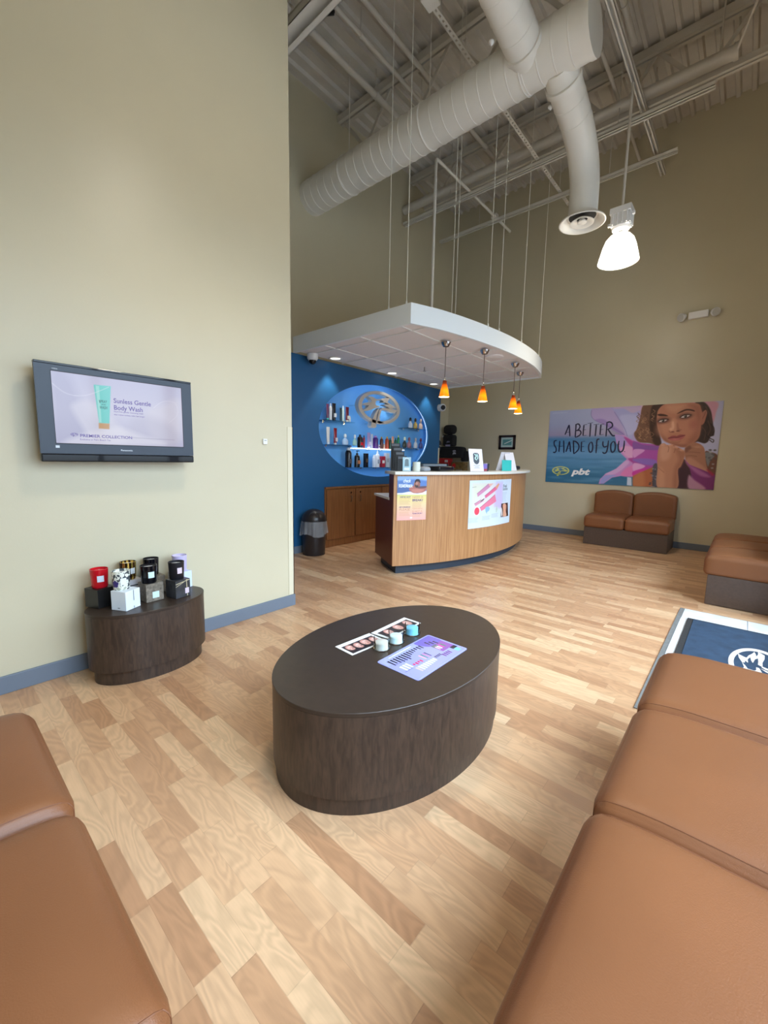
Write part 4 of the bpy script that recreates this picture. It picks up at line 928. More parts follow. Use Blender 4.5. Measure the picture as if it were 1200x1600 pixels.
def flower(t, c, r, h):
    mb = MB(); rr = r * .97 + .0015
    def P(a, z): return (c[0] + rr * math.cos(a), c[1] + rr * math.sin(a), c[2] + z)
    a0 = math.radians(-58); n = 20; mb.add([P(a0 + (.42 + .05 * math.sin(5 * q)) * math.cos(q), .036 + (.018 + .003 * math.sin(5 * q)) * math.sin(q)) for q in [2 * math.pi * i / n for i in range(n)]], [tuple(range(n))]); mb.build('flower_print', cmat('violet_print', (54, 42, 110)), t, fix=False)
candle('white floral jar candle with a violet flower on the white box', 'white', M_FLOR, M_WAX, (-22, 16, .03, .066, (226, 232, 238)), flower, dx=-.02, dy=-.01)
M_BLKG = cmat('glossy_black_glass', (12, 12, 18), .08); M_BLKM = cmat('matte_black_ceramic', (20, 19, 26), .45)
candle('glossy black jar candle with pale label on the damask box', 'damask', M_BLKG, M_WAX, (-22, 20, .034, .068, (204, 226, 230)), dx=.008, dy=-.01)
candle('matte black jar candle with pinkish label on the striped box', 'stripe', M_BLKM, M_WAX, (-16, 20, .036, .07, (214, 196, 206)), dx=-.012)
M_GOLD = bpy.data.materials.new('striped_gold_glass'); M_GOLD.use_nodes = True; nt = M_GOLD.node_tree; b = nt.nodes['Principled BSDF']
tcn = _n(nt, 'ShaderNodeTexCoord'); wv = _n(nt, 'ShaderNodeTexWave'); wv.inputs['Scale'].default_value = 16; wv.inputs['Distortion'].default_value = 1.5; wv.bands_direction = 'Y'; nt.links.new(tcn.outputs['Object'], wv.inputs['Vector'])
rp = _n(nt, 'ShaderNodeValToRGB'); rp.color_ramp.interpolation = 'CONSTANT'; el = rp.color_ramp.elements; el[0].color = (*lin((60, 34, 20)), 1); el[1].position = .45; el[1].color = (*lin((214, 184, 96)), 1)
nt.links.new(wv.outputs['Color'], rp.inputs[0]); nt.links.new(rp.outputs[0], b.inputs['Base Color']); b.inputs['Metallic'].default_value = .8; b.inputs['Roughness'].default_value = .15
candle('gold and brown striped jar candle near the wall', 'gold', M_GOLD, M_WAX, (0, 34, .035, .068, (216, 224, 232)))
candle('glossy black jar candle at the back against the wall', 'back', M_BLKG, M_WAX, dx=-.012)
candle('lilac jar candle at the right end of the display table', 'lilac', cmat('lilac_ceramic', (196, 186, 222), .3), M_WAX)

# ---------------------------------------------------------------- things on the coffee table
def leaflet(label, name, cat, z, pr, x0, y0, parent_pts=None): pass
def sheet(name, label, cat, corners, z, material, t=.0012, rad=.0):
    """paper sheet with a real thickness"""
    o = thing(name, label, cat, (corners[0][0], corners[0][1], z)); P = [Vector(p) for p in corners]
    if rad:
        out = []
        for i in range(4):
            a, b_, c_ = P[i - 1], P[i], P[(i + 1) % 4]; d0 = (a - b_).normalized() * rad; d1 = (c_ - b_).normalized() * rad
            for k in range(6): f = k / 5; out.append((b_ + d0).lerp(b_, f).lerp(b_.lerp(b_ + d1, f), f))
        P = out
    mb = MB(); mb.prism([tuple(p) for p in P], z, z + t); mb.build('paper', material, o)
    return o
pur = sheet('menu_card', 'lavender laminated product card with rounded corners on the coffee table', 'leaflet', [(-1.057, 1.186), (-.845, 1.186), (-.845, 1.55), (-1.057, 1.55)], TZ + .0008, cmat('lavender_card', (150, 152, 214)), .0012, .014)
P = Print(.198, .35, .0016)      # u runs across the card, v along it
P.fill((150, 152, 214)); P.rect(.0, .052, .0, .35, (158, 162, 220)); P.poly([(.0, .235), (.0, .345), (.075, .345), (.085, .29), (.06, .245)], (112, 98, 176), .004); P.rect(.075, .14, .26, .345, (140, 90, 160))
def item(x, y, l, w, c): P.poly([(x, y - w / 2), (x + l, y - w * .32), (x + l, y + w * .32), (x, y + w / 2)], c, 0, 1, False)
for k, l in enumerate((.045, .038, .046, .05, .05, .055, .04, .032, .027, .023, .02, .028, .03)): item(.024 + .0005 * k, .026 + .0168 * k, l, .0105, (38, 34, 44))
for k in range(4): item(.086, .155 + .0125 * k, .04, .008, [(236, 160, 180), (70, 120, 96), (190, 110, 150), (60, 50, 80)][k]); item(.09, .27 + .014 * k, .03, .01, [(238, 190, 204), (240, 236, 240), (214, 80, 150), (90, 130, 100)][k])
for k in range(3): item(.03 + .01 * k, .275 + .018 * k, .03, .009, (46, 44, 56)); item(.075, .265 + .012 * k, .022, .008, (70, 110, 84)); item(.088, .028 + .017 * k, .04, .011, (228, 236, 246))
for k in range(4): item(.112, .082 + .015 * k, .012 + .006 * (k % 2), .011, (200, 40, 84))
for k in range(8): item(.138 + .0008 * k, .066 + .0155 * k, .036 - .002 * k, .0115, [(200, 180, 160), (214, 228, 240), (216, 236, 244)][min(k, 2)])
for k in range(4): item(.15, .235 + .014 * k, .024, .010, (104, 56, 116)); item(.138, .195 + .011 * k, .016, .008, (44, 42, 60))
P.rect(.14, .185, .31, .335, (120, 196, 220)); P.rect(.14, .16, .31, .345, (40, 40, 56))
P.lines(.008, .012, .2, 1, .01, (236, 238, 248), .15, .9); P.lines(.066, .070, .12, 1, .01, (104, 98, 160), .1, .6); P.lines(.128, .132, .06, 1, .01, (104, 98, 160), .05, .8)
P.mesh('card_print', lambda x, y: (-1.05 + x, 1.193 + y, TZ + .0024), mat_vcol('card_print', .25), pur)
mb = MB(); put_text(mb, 'PREMIER COLLECTION', 0, 0, .011, lambda x, y: (-1.036 - y, 1.27 + x, TZ + .0027)); mb.build('lettering', cmat('white_ink', (236, 238, 248)), pur, fix=False)
def photocard(label, c, z, rows):
    o = sheet('photo_card', label, 'leaflet', c, z, M_PAPER)
    q = [Vector(p) for p in c]; w, h = (q[1] - q[0]).length, (q[3] - q[0]).length
    P = Print(w * .88, h * .7, .0015); P.fill((58, 48, 50)); W0, H0 = P.w, P.h
    for k, (u, v, r) in enumerate(rows):
        x, y = u * W0, v * H0
        P.ell(x, y, .026 * r, .036 * r, (36, 28, 30), .008); P.ell(x + .002, y - .006, .02 * r, .026 * r, (206, 150, 138), .006); P.ell(x - .004, y - .002, .009 * r, .013 * r, (232, 190, 178), .008, .8)
        P.ell(x + .004, y - .016 * r, .009 * r, .003, (240, 226, 224), .003, .9); P.ell(x - .006, y + .004, .003, .002, (60, 40, 40), .002, .9); P.ell(x + .008, y + .004, .003, .002, (60, 40, 40), .002, .9)
    def fn(x, y):
        u = .06 + .88 * x / W0; v = .22 + .7 * y / H0; p = q[0].lerp(q[1], u).lerp(q[3].lerp(q[2], u), v); return (p.x, p.y, z + .0016)
    P.mesh('photo_print', fn, mat_vcol('photo_print', .3), o)
photocard('white photo card of smiling faces at the left of the glass jars', [(-1.282, 1.165), (-1.27, 1.37), (-1.155, 1.365), (-1.17, 1.16)][::1], TZ + .0008, [(.14, .45, 1), (.38, .52, 1.05), (.62, .48, 1.1), (.88, .55, 1)])
photocard('white photo card lying behind the three glass jars', [(-1.265, 1.378), (-1.272, 1.64), (-1.165, 1.64), (-1.16, 1.385)], TZ + .0008, [(.2, .5, 1.1), (.52, .5, 1.2), (.85, .5, 1.1)])
M_JAR = mat_glass('jar_glass', (.95, .98, .98), .12)
def jar(label, x, y, rgb):
    t = thing('glass_jar', label, 'jar', (x, y, TZ + .001), 'glass cream jars'); c = (x, y, TZ + .001)
    mb = MB(); mb.lathe([(0, .001), (.033, .0), (.038, .004), (.038, .012), (.034, .016), (.034, .044), (.0355, .046), (.0355, .052), (.033, .052), (.0325, .046), (.0325, .006), (0, .003)], c, 36, caps=False); mb.build('glass_body', M_JAR, t, smooth=45)
    mb = MB(); mb.lathe([(0, .0035), (.0315, .0035), (.0315, .03), (.027, .034), (0, .033)], c, 28, caps=False); mb.build('cream', cmat('cream_filling', rgb, .5), t, smooth=45)
jar('glass jar of pale grey cream, leftmost of three on the coffee table', -1.122, 1.292, (206, 200, 192)); jar('glass jar of white cream, middle of three on the coffee table', -1.118, 1.386, (214, 232, 234)); jar('glass jar of light blue cream, rightmost of three on the coffee table', -1.12, 1.508, (128, 196, 226))

# ---------------------------------------------------------------- entrance mat and tile border
mb = MB(); mb.box(-.305, .465, 2.26, 4.168, .0, .006); t_ = thing('tile_border', 'white marble tile border with grey edge strip around the entrance mat', 'floor tile', (0, 3.2, 0)); mb.build('edge_strip', M_TRIMG, t_)
mb = MB(); xs_ = [-.275, .12, .46]
for a, b_ in zip(xs_[:-1], xs_[1:]): mb.box(a + .002, b_ - .002, 3.905, 4.158, .004, .008)
yy = 2.27
while yy < 3.88: mb.box(-.275, -.16, yy + .002, min(yy + .4, 3.903) - .002, .004, .008); yy += .4
mb.box(-.158, .46, 2.27, 3.903, .004, .0075); mb.build('marble_tiles', M_TILEW, t_)
t = thing('door_mat', 'navy blue entrance mat with a cream palm emblem on the tile border', 'mat', (.1, 3.1, .008))
mb = MB(); mb.box(-.232, .455, 2.3, 3.90, .0085, .0165); mb.build('mat_border', M_MATEDGE, t, bevel=.002)
mb = MB(); mb.box(-.196, .44, 2.34, 3.872, .015, .0195); mb.build('mat_pile', M_MATB, t, bevel=.002)
mb = MB(); palm_flat(mb, lambda u, v, q: (.172 - v * .56, 3.205 + u * .63, .0202)); mb.build('emblem_print', M_MATCRM, t, fix=False)

# ---------------------------------------------------------------- small wall things
t = thing('wall_sensor', 'small white square sensor on the left wall right of the television', 'sensor', (XT, 1.739, 1.31))
mb = MB(); mb.box(XT, XT + .014, 1.722, 1.756, 1.29, 1.33); mb.build('sensor_body', M_WHITE, t, bevel=.003)
mb = MB(); mb.box(XT + .014, XT + .0155, 1.73, 1.748, 1.315, 1.32); mb.build('sensor_slot', cmat('sensor_slot', (150, 150, 150)), t)
t = thing('emergency_light', 'white twin-head emergency light high on the far wall', 'emergency light', (-.69, YP, 3.2))
mb = MB(); mb.box(-.80, -.58, YP - .06, YP, 3.155, 3.245); mb.build('light_body', M_WHITE, t, bevel=.008)
for x, a in ((-.86, -.5), (-.52, .5)):
    d = Vector((a, -.8, -.35)).normalized(); p = Vector((x, YP - .05, 3.2)); mb = MB(); mb.tube([p - d * .03, p + d * .03, p + d * .045], [.035, .055, .05], 20); hd = mb.build('lamp_head', M_WHITE, t, smooth=40)
    mb = MB(); mb.tube([p + d * .0452, p + d * .049], .046, 20); mb.build('lens', cmat('pale_lens', (200, 200, 196), .2), hd)
t = thing('picture_frame', 'small dark framed picture on the far wall above the counter end', 'picture', (-3.32, YP, 1.54))
mb = MB(); X0, X1, Z0, Z1 = -3.475, -3.165, 1.41, 1.665
for a, b_, c_, d in ((X0, X0 + .04, Z0, Z1), (X1 - .04, X1, Z0, Z1), (X0, X1, Z0, Z0 + .04), (X0, X1, Z1 - .04, Z1)): mb.box(a, b_, YP - .025, YP, c_, d)
mb.build('frame', cmat('dark_wood_frame', (40, 22, 18)), t)
mb = MB(); mb.box(X0 + .04, X1 - .04, YP - .012, YP - .004, Z0 + .04, Z1 - .04); mb.build('mount_board', cmat('pale_mount', (176, 200, 200)), t)
mb = MB(); mb.box(X0 + .07, X1 - .07, YP - .0135, YP - .012, Z0 + .075, Z1 - .075); mb.build('picture_print', cmat('sea_green_print', (84, 140, 144)), t)
mb = MB(); ribbon(mb, [(X0 + .1, Z0 + .1), (X0 + .16, Z0 + .125), (X1 - .06, Z1 - .09)], .014, lambda x, y: (x, YP - .0142, y)); mb.build('brush_print', cmat('pale_mount_2', (214, 224, 224)), t, fix=False)
# trash can
c = (-3.985, 3.26, 0); t = thing('trash_can', 'black dome-lidded trash can with a clear bag hanging over its rim by the cabinets', 'trash can', c)
M_TC = mat('satin_black_plastic', lin((40, 34, 34)), .3)
mb = MB(); mb.lathe([(.135, .002), (.138, .01), (.15, .42), (.15, .425), (.14, .425), (.0, .42)], c, 48, caps=False); mb.build('bin_body', M_TC, t, smooth=35)
mb = MB(); mb.lathe([(.152, .42), (.154, .435)] + [(.154 * math.cos(a), .435 + .135 * math.sin(a)) for a in [math.pi / 2 * k / 10 for k in range(1, 11)]], c, 48, caps=False); mb.build('dome_lid', M_TC, t, smooth=60)
mb = MB(); d = Vector((.78, -.63, 0)); pr = []
for k in range(20):
    a = 2 * math.pi * k / 20; q = Vector((.63, .78, 0)) * (.062 * math.cos(a)) ; zz = .485 + .055 * math.sin(a); rr = math.sqrt(max(.154 ** 2 - (zz - .435) ** 2 * 1.3 - q.length ** 2, .001)); pr.append(Vector(c) + q + d * (rr + .002) + Vector((0, 0, zz)))
mb.tube(pr, .0022, 6, closed=True); mb.build('swing_flap_edge', M_BLACK, t)
M_BAG = bpy.data.materials.new('clear_bag'); M_BAG.use_nodes = True; nt = M_BAG.node_tree; nt.nodes.clear(); o_ = _n(nt, 'ShaderNodeOutputMaterial'); mx = _n(nt, 'ShaderNodeMixShader'); tr = _n(nt, 'ShaderNodeBsdfTransparent'); pb = _n(nt, 'ShaderNodeBsdfPrincipled')
pb.inputs['Base Color'].default_value = (.6, .6, .62, 1); pb.inputs['Roughness'].default_value = .2; mx.inputs[0].default_value = .28; tcn = _n(nt, 'ShaderNodeTexCoord'); nz = _n(nt, 'ShaderNodeTexNoise'); nz.inputs['Scale'].default_value = 22; bp = _n(nt, 'ShaderNodeBump'); bp.inputs['Strength'].default_value = .9; bp.inputs['Distance'].default_value = .02
nt.links.new(tcn.outputs['Object'], nz.inputs[0]); nt.links.new(nz.outputs[0], bp.inputs['Height']); nt.links.new(bp.outputs[0], pb.inputs['Normal']); nt.links.new(tr.outputs[0], mx.inputs[1]); nt.links.new(pb.outputs[0], mx.inputs[2]); nt.links.new(mx.outputs[0], o_.inputs[0])
rg = random.Random(4); mb = MB(); ph = [rg.uniform(0, 6.3) for _ in range(6)]
mb.grid(lambda u, v: (c[0] + (.154 + .012 * v + (.008 * math.sin(9 * 2 * math.pi * u + ph[0]) + .005 * math.sin(17 * 2 * math.pi * u + ph[1])) * (.3 + v)) * math.cos(2 * math.pi * u), c[1] + (.154 + .012 * v + (.008 * math.sin(9 * 2 * math.pi * u + ph[0]) + .005 * math.sin(17 * 2 * math.pi * u + ph[1])) * (.3 + v)) * math.sin(2 * math.pi * u), .425 - (.17 + .02 * math.sin(3 * 2 * math.pi * u + ph[2])) * v), 120, 6); mb.build('bag_skirt', M_BAG, t, smooth=60, fix=False)

# ---------------------------------------------------------------- back cabinets
for i, (y0, y1) in enumerate(((3.583, 4.68), (4.683, 5.78), (5.783, 6.245))):
    t = thing('base_cabinet', ['brown oak built-in cabinet with two doors next to the trash can', 'brown oak built-in cabinet with two doors in the middle of the row', 'narrow brown oak built-in cabinet at the far end behind the counter'][i], 'cabinet', (-4.37, (y0 + y1) / 2, 0), 'base cabinets under the niche')
    mb = MB(); mb.box(XB + .004, -4.152, y0, y1, .001, .79); mb.build('carcass', M_CABDOOR, t, bevel=.002)
    nd = 2 if i < 2 else 1
    for k in range(nd):
        a = y0 + .02 + k * (y1 - y0 - .02) / nd; b_ = a + (y1 - y0 - .02) / nd - .02; mb = MB(); mb.box(-4.151, -4.132, a, b_, .105, .775); dd = mb.build('cabinet_door', M_CABDOOR, t, bevel=.002)
        hy = b_ - .08 if k == 0 else a + .08; mb = MB(); mb.tube([(-4.131, hy, .60), (-4.11, hy, .605), (-4.11, hy, .675), (-4.131, hy, .68)], .005, 8); mb.build('handle', M_DARKMET, dd, smooth=40)
        mb = MB(); mb.tube([(-4.131, hy, .725), (-4.124, hy, .725)], .012, 14); mb.build('lock', M_CHROME, dd)
mb = MB(); mb.box(XB + .004, -4.13, 3.579, 6.249, .791, .816); tag(mb.build('worktop', M_CABDOOR, bevel=.003), 'thin brown ledge along the top of the blue wall cabinets', 'ledge')

# ---------------------------------------------------------------- reception counter
CC = (-5.21, 4.8); CR = 3.01
def cyl(a, z, R=CR): a = math.radians(a); return (CC[0] + R * math.cos(a), CC[1] + R * math.sin(a), z)
def annulus(mb, a0, a1, r0, r1, z0, z1, n=48):
    vs = []; 
    for i in range(n + 1):
        a = a0 + (a1 - a0) * i / n; vs += [cyl(a, z0, r0), cyl(a, z0, r1), cyl(a, z1, r1), cyl(a, z1, r0)]
    fs = []
    for i in range(n):
        k = 4 * i
        for q in range(4): fs.append((k + q, k + (q + 1) % 4, k + 4 + (q + 1) % 4, k + 4 + q))
    fs += [(0, 3, 2, 1), (4 * n, 4 * n + 1, 4 * n + 2, 4 * n + 3)]
    mb.add(vs, fs)
ctr = thing('reception_counter', 'curved oak reception counter with pale top and two posters on its front', 'counter', (-2.6, 4.8, 0))
A0, A1 = -32.05, 33
mb = MB(); annulus(mb, A0, A1, CR - .02, CR, .1, 1.045); mb.build('front_panel', M_VENEER, ctr, smooth=30)
mb = MB(); annulus(mb, A0, A0 + 1.3, CR - .16, CR - .0205, .1, 1.045, 2); annulus(mb, A0, A0 + .9, CR - .66, CR - .16, .1, .775, 2); annulus(mb, A0 + .9, A1, CR - .14, CR - .021, .775, 1.044); annulus(mb, A0 + .9, A1, CR - .10, CR - .021, .1, .775); annulus(mb, A1 - 1, A1, CR - .66, CR - .16, .1, .775, 2); mb.build('end_panel', M_CHERRY, ctr, smooth=30)
mb = MB(); annulus(mb, A0 - .15, A1 + 1, CR - .30, CR + .055, 1.045, 1.076); mb.build('counter_top', M_SOLID, ctr, smooth=30, bevel=.004)
mb = MB(); annulus(mb, A0 - .1, A1, CR - .72, CR - .145, .776, .80); mb.build('desk_surface', M_SOLID, ctr, smooth=30)
mb = MB(); annulus(mb, A0 + 1.2, A1 - 1, CR - .58, CR - .075, .001, .1); mb.build('toe_kick', M_TOEK, ctr, smooth=30)
t = thing('wall_hook', 'small cream hook on the far wall beside the right end of the counter', 'hook', (-3.0, YP, .72))
mb = MB(); mb.box(-3.02, -2.985, YP - .008, YP, .70, .79); mb.tube([(-3.0, YP - .006, .76), (-3.0, YP - .035, .74), (-3.0, YP - .04, .705), (-3.0, YP - .02, .695)], .006, 8); mb.build('hook_body', M_GUARD, t)

# ---------------------------------------------------------------- things on the counter
CT = 1.0765
def panel(mb, a, R, w, h, z0, lean=0, t=.004, yaw=0, u0=None):
    """upright card facing away from the desk side; lean tips its top backwards"""
    ar = math.radians(a); n_ = Vector((math.cos(ar + yaw), math.sin(ar + yaw), 0)); s_ = Vector((-n_.y, n_.x, 0)); up = (Vector((0, 0, 1)) * math.cos(lean) - n_ * math.sin(lean)); n2 = s_.cross(up)
    c = Vector(cyl(a, z0, R)); vs = []
    for q in (0, -t):
        for u, v in ((-w / 2, 0), (w / 2, 0), (w / 2, h), (-w / 2, h)): vs.append(c + s_ * u + up * v + n2 * q)
    mb.add(vs, [(0, 1, 2, 3), (7, 6, 5, 4), (0, 4, 5, 1), (1, 5, 6, 2), (2, 6, 7, 3), (3, 7, 4, 0)])
    return lambda u, v, o=.001: c + s_ * (u - w / 2) + up * v + n2 * o
for k in range(4):
    t = thing('brochure_holder', ['nearest black brochure holder in the row at the counter end', 'second black brochure holder in the row at the counter end', 'third black brochure holder in the row at the counter end', 'rearmost and tallest black brochure holder at the counter end'][k], 'brochure holder', cyl(-29.3, CT, 2.86 - .045 * k), 'black brochure holders')
    yw = -.35; h = .155 + .045 * k; mb = MB(); f = panel(mb, -29.3 - .25 * k, 2.85 - .035 * k, .095, h, CT + .001, .05, .016, yw); mb.build('holder', M_BLACK, t)
    mb = MB(); mb.add([f(.008, h - .03, .0012), f(.087, h - .03, .0012), f(.087, h - .006, .0012), f(.008, h - .006, .0012)], [(0, 1, 2, 3)]); mb.build('header_card', cmat('grey_header', (96, 100, 106)), t, fix=False)
t = thing('brochure', 'pale blue leaflet on a small stand at the near end of the counter', 'leaflet', cyl(-28.5, CT, 2.9)); mb = MB(); f = panel(mb, -28.6, 2.90, .085, .145, CT + .001, .12, .004, -.35); mb.build('leaflet_card', cmat('pale_blue_card', (170, 208, 222)), t)
mb = MB(); mb.add([f(.02 + .0, .05), f(.065, .05), f(.06, .125), f(.025, .125)], [(0, 1, 2, 3)]); mb.build('photo_print', cmat('grey_print_2', (110, 130, 138)), t, fix=False)
mb = MB(); ribbon(mb, [(.018, .118), (.04, .135), (.068, .12)], .006, lambda x, y: f(x, y, .0014)); mb.add([f(.015, .01), f(.07, .01), f(.07, .035), f(.015, .035)], [(0, 1, 2, 3)]); mb.build('white_print', M_PAPER, t, fix=False)
c = cyl(-26.4, CT, 2.9); t = thing('mug', 'white mug on the near end of the counter', 'mug', c); mb = MB(); mb.lathe([(0, .001), (.036, 0), (.041, .006), (.041, .098), (.038, .098), (.037, .01), (0, .009)], c, 36, caps=False); mb.build('mug_body', cmat('white_ceramic', (222, 228, 220), .2), t, smooth=45)
mb = MB(); q = Vector(c); mb.tube([q + Vector((-.036, .02, .02)), q + Vector((-.06, .035, .03)), q + Vector((-.065, .038, .06)), q + Vector((-.038, .022, .08))], .005, 8); mb.build('mug_handle', cmat('white_ceramic_2', (222, 228, 220), .2), t, smooth=60)
mb = MB(); F = rfun(Vector(cyl(-24.3, CT + .021, 2.87)), (.055, .06, .02), .018, .008); rbox(mb, F, 10); tag(weld(mb.build('zip_pouch', cmat('grey_fabric', (150, 156, 166), .8))), 'small grey pouch beside the white mug', 'pouch')
t = thing('computer_monitor', 'black computer monitor seen from behind over the counter', 'monitor', cyl(-18.2, .80, 2.6)); mb = MB(); panel(mb, -18.0, 2.62, .46, .30, .86, .15, .03, -.1); mb.build('monitor_back', M_GLOSSB, t, bevel=.006)
mb = MB(); panel(mb, -18.0, 2.585, .08, .2, .80, .05, .02, -.1); q = cyl(-18, .8, 2.58); mb.lathe([(.11, .001), (.11, .012), (.03, .02)], q, 24); mb.build('monitor_stand', M_BLACK, t)
t = thing('keyboard_tray', 'flat black card printer low on the counter in front of the monitor', 'printer', cyl(-18.8, CT, 2.86))
mb = MB(); F = rfun(Vector(cyl(-18.9, CT + .027, 2.80)), (.085, .15, .025), .012, .003); rbox(mb, F, 10); weld(mb.build('printer_body', M_GLOSSB, t))
mb = MB(); q = cyl(-18.6, CT + .0545, 2.83); mb.obox((q[0], q[1], q[2]), (.05, .16, .004), math.radians(-18)); mb.build('printer_slot', M_BEZEL, t)
t = thing('sign_holder', 'white framed sign leaning back on the counter with a dark oval picture', 'sign', cyl(-9.4, CT, 2.9)); mb = MB(); f = panel(mb, -9.5, 2.91, .19, .262, CT + .001, .22, .006, -.25); mb.build('sign_card', cmat('pale_lilac_card', (226, 224, 234)), t)
def oval2(f, cx, cy, a, b_, n=24, o=.0015): return [f(cx + a * math.cos(q), cy + b_ * math.sin(q), o) for q in [2 * math.pi * i / n for i in range(n)]]
mb = MB(); mb.add([f(.055, .2, .0014), f(.055, .115, .0014), f(.07, .09, .0014), f(.095, .08, .0014), f(.122, .09, .0014), f(.137, .115, .0014), f(.137, .2, .0014), f(.12, .215, .0014), f(.072, .215, .0014)], [tuple(range(9))]); mb.build('picture_print', cmat('slate_print', (66, 74, 86)), t, fix=False)
mb = MB(); 
for q in (((.075, .2), (.1, .18), (.08, .15), (.105, .13)), ((.11, .205), (.12, .17), (.112, .14))): ribbon(mb, list(q), .014, lambda x, y: f(x, y, .0019))
mb.build('highlight_print', cmat('mint_print', (184, 222, 220)), t, fix=False)
mb = MB(); 
for yy, w in ((.066, .09), (.05, .06), (.036, .08)): mb.add([f(.095 - w / 2, yy), f(.095 + w / 2, yy), f(.095 + w / 2, yy + .005), f(.095 - w / 2, yy + .005)], [(0, 1, 2, 3)])
mb.build('caption_print', cmat('caption_ink', (150, 150, 164)), t, fix=False)
t = thing('card_box', 'small violet and red card box right of the white sign', 'box', cyl(-6.8, CT, 2.9)); mb = MB(); f = panel(mb, -6.7, 2.91, .075, .085, CT + .001, .0, .05, -.2); mb.build('carton', cmat('violet_card', (128, 112, 190)), t)
mb = MB(); mb.add([f(0, 0, .001), f(.075, 0, .001), f(.075, .03, .001), f(0, .026, .001)], [(0, 1, 2, 3)]); mb.build('red_print', cmat('dull_red_print', (160, 74, 84)), t, fix=False)
mb = MB(); panel(mb, -5.55, 2.9, .006, .095, CT + .001, 0, .05, -.2); t = mb.build('white_card', M_PAPER); tag(t, 'thin white card standing between the violet box and the dark cup', 'card')
c = cyl(-4.9, CT, 2.88); t = thing('pen_cup', 'dark tapered pen cup on the counter', 'cup', c); mb = MB(); mb.lathe([(0, .001), (.02, 0), (.029, .088), (.026, .088), (.018, .006), (0, .006)], c, 24, caps=False); mb.build('cup_body', cmat('dark_grey_cup', (48, 48, 56)), t, smooth=45)
t = thing('greeting_card', 'teal card standing at the far end of the counter', 'card', cyl(4.0, CT, 2.9)); mb = MB(); panel(mb, 3.6, 2.93, .15, .135, CT + .001, .06, .004, -.5); mb.build('card', cmat('teal_card', (52, 186, 184)), t)
t = thing('table_tent', 'white folded price tent behind the teal card', 'sign', cyl(8, CT, 2.88)); mb = MB(); f = panel(mb, 8.6, 2.92, .17, .25, CT + .001, .32, .003, -.45); panel(mb, 8.6, 2.76, .17, .25, CT + .001, -.32, .003, -.45); mb.build('tent_panels', cmat('white_card_2', (226, 226, 236)), t)
mb = MB(); mb.add([f(.02, .08), f(.06, .08), f(.06, .13), f(.02, .13)], [(0, 1, 2, 3)]); mb.add([f(.02, .03), f(.06, .03), f(.06, .07), f(.02, .07)], [(0, 1, 2, 3)]); mb.build('lettering_blocks', cmat('faint_ink', (178, 196, 204)), t, fix=False)
mb = MB(); F = rfun(Vector(cyl(13.4, CT + .032, 2.86)), (.07, .12, .03), .025, 0); rbox(mb, F, 10); tag(weld(mb.build('desk_phone', M_BLACK)), 'low black phone at the right of the white price tent', 'phone')

# ---------------------------------------------------------------- merchandise shelf in the corner
MZ = .985
t = thing('display_cabinet', 'white display cabinet in the far corner carrying the black merchandise', 'cabinet', (-4.28, 6.98, 0)); mb = MB(); mb.box(XB + .01, -3.93, 6.76, YP - .014, .001, MZ - .02); mb.build('carcass', M_WHITEP, t, bevel=.003)
mb = MB(); mb.box(XB + .006, -3.92, 6.75, YP - .012, MZ - .02, MZ); mb.build('cabinet_top', M_SOLID, t)
M_BFAB = mat('black_fabric', (.01, .01, .012), .85, bump=.4, bscale=220)
t = thing('shopping_bag', 'red shopping bag with a white tag below the black shirts', 'bag', (-4.45, 6.92, MZ)); mb = MB(); mb.obox((-4.455, 6.90, MZ + .124), (.27, .16, .245)); mb.build('bag_body', cmat('red_bag', (168, 20, 30)), t, bevel=.006)
mb = MB(); mb.box(-4.40, -4.33, 6.816, 6.819, MZ + .17, MZ + .215); mb.build('tag', cmat('tag_card', (200, 190, 190)), t); mb = MB(); n = 20; mb.add([(-4.49 + .06 * math.cos(a), 6.8185, MZ + .09 + .06 * math.sin(a)) for a in [2 * math.pi * i / n for i in range(n)]], [tuple(range(n))]); mb.build('round_print', cmat('brown_print', (90, 40, 30)), t, fix=False)
t = thing('gift_set_box', 'gold and brown gift box with a round red badge in the corner display', 'box', (-4.11, 6.9, MZ)); mb = MB(); mb.obox((-4.115, 6.90, MZ + .092), (.26, .16, .18)); mb.build('carton', mat('gold_carton', lin((124, 100, 62)), .35, .3, var=.5, vscale=18), t, bevel=.003)
mb = MB(); mb.add([(-4.19 + .04 * math.cos(a), 6.8185, MZ + .11 + .045 * math.sin(a)) for a in [2 * math.pi * i / n for i in range(n)]], [tuple(range(n))]); mb.build('badge_print', cmat('red_badge', (196, 44, 44)), t, fix=False)
mb = MB(); mb.box(-4.15, -4.01, 6.8165, 6.8185, MZ + .005, MZ + .04); mb.build('base_print', cmat('grey_base_print', (140, 136, 130)), t)
def softbox(name, label, cat, c, h, r, m_, crown=.01, group=None):
    mb = MB(); rbox(mb, rfun(c, h, r, crown), 12); o = weld(mb.build(name, m_)); return tag(o, label, cat, group)
t = thing('folded_shirts', 'black folded logo shirts draped over the boxes in the corner', 'shirt', (-4.28, 6.9, MZ + .25)); mb = MB(); rbox(mb, rfun((-4.30, 6.9, MZ + .355), (.28, .09, .1), .04, .02), 12); rbox(mb, rfun((-4.03, 6.94, MZ + .29), (.06, .07, .1), .03, .0), 8); weld(mb.build('shirt_body', M_BFAB, t))
mb = MB()
def FL(x, z): return (x, 6.8075, z)
put_text(mb, 'pbt', -4.22, MZ + .33, .05, FL, bold=.002); palm_flat(mb, lambda u, v, q: (-4.19 + u * .07, 6.8075, MZ + .385 + v * .07)); mb.build('logo_print', cmat('white_thread_print', (190, 190, 200)), t, fix=False)
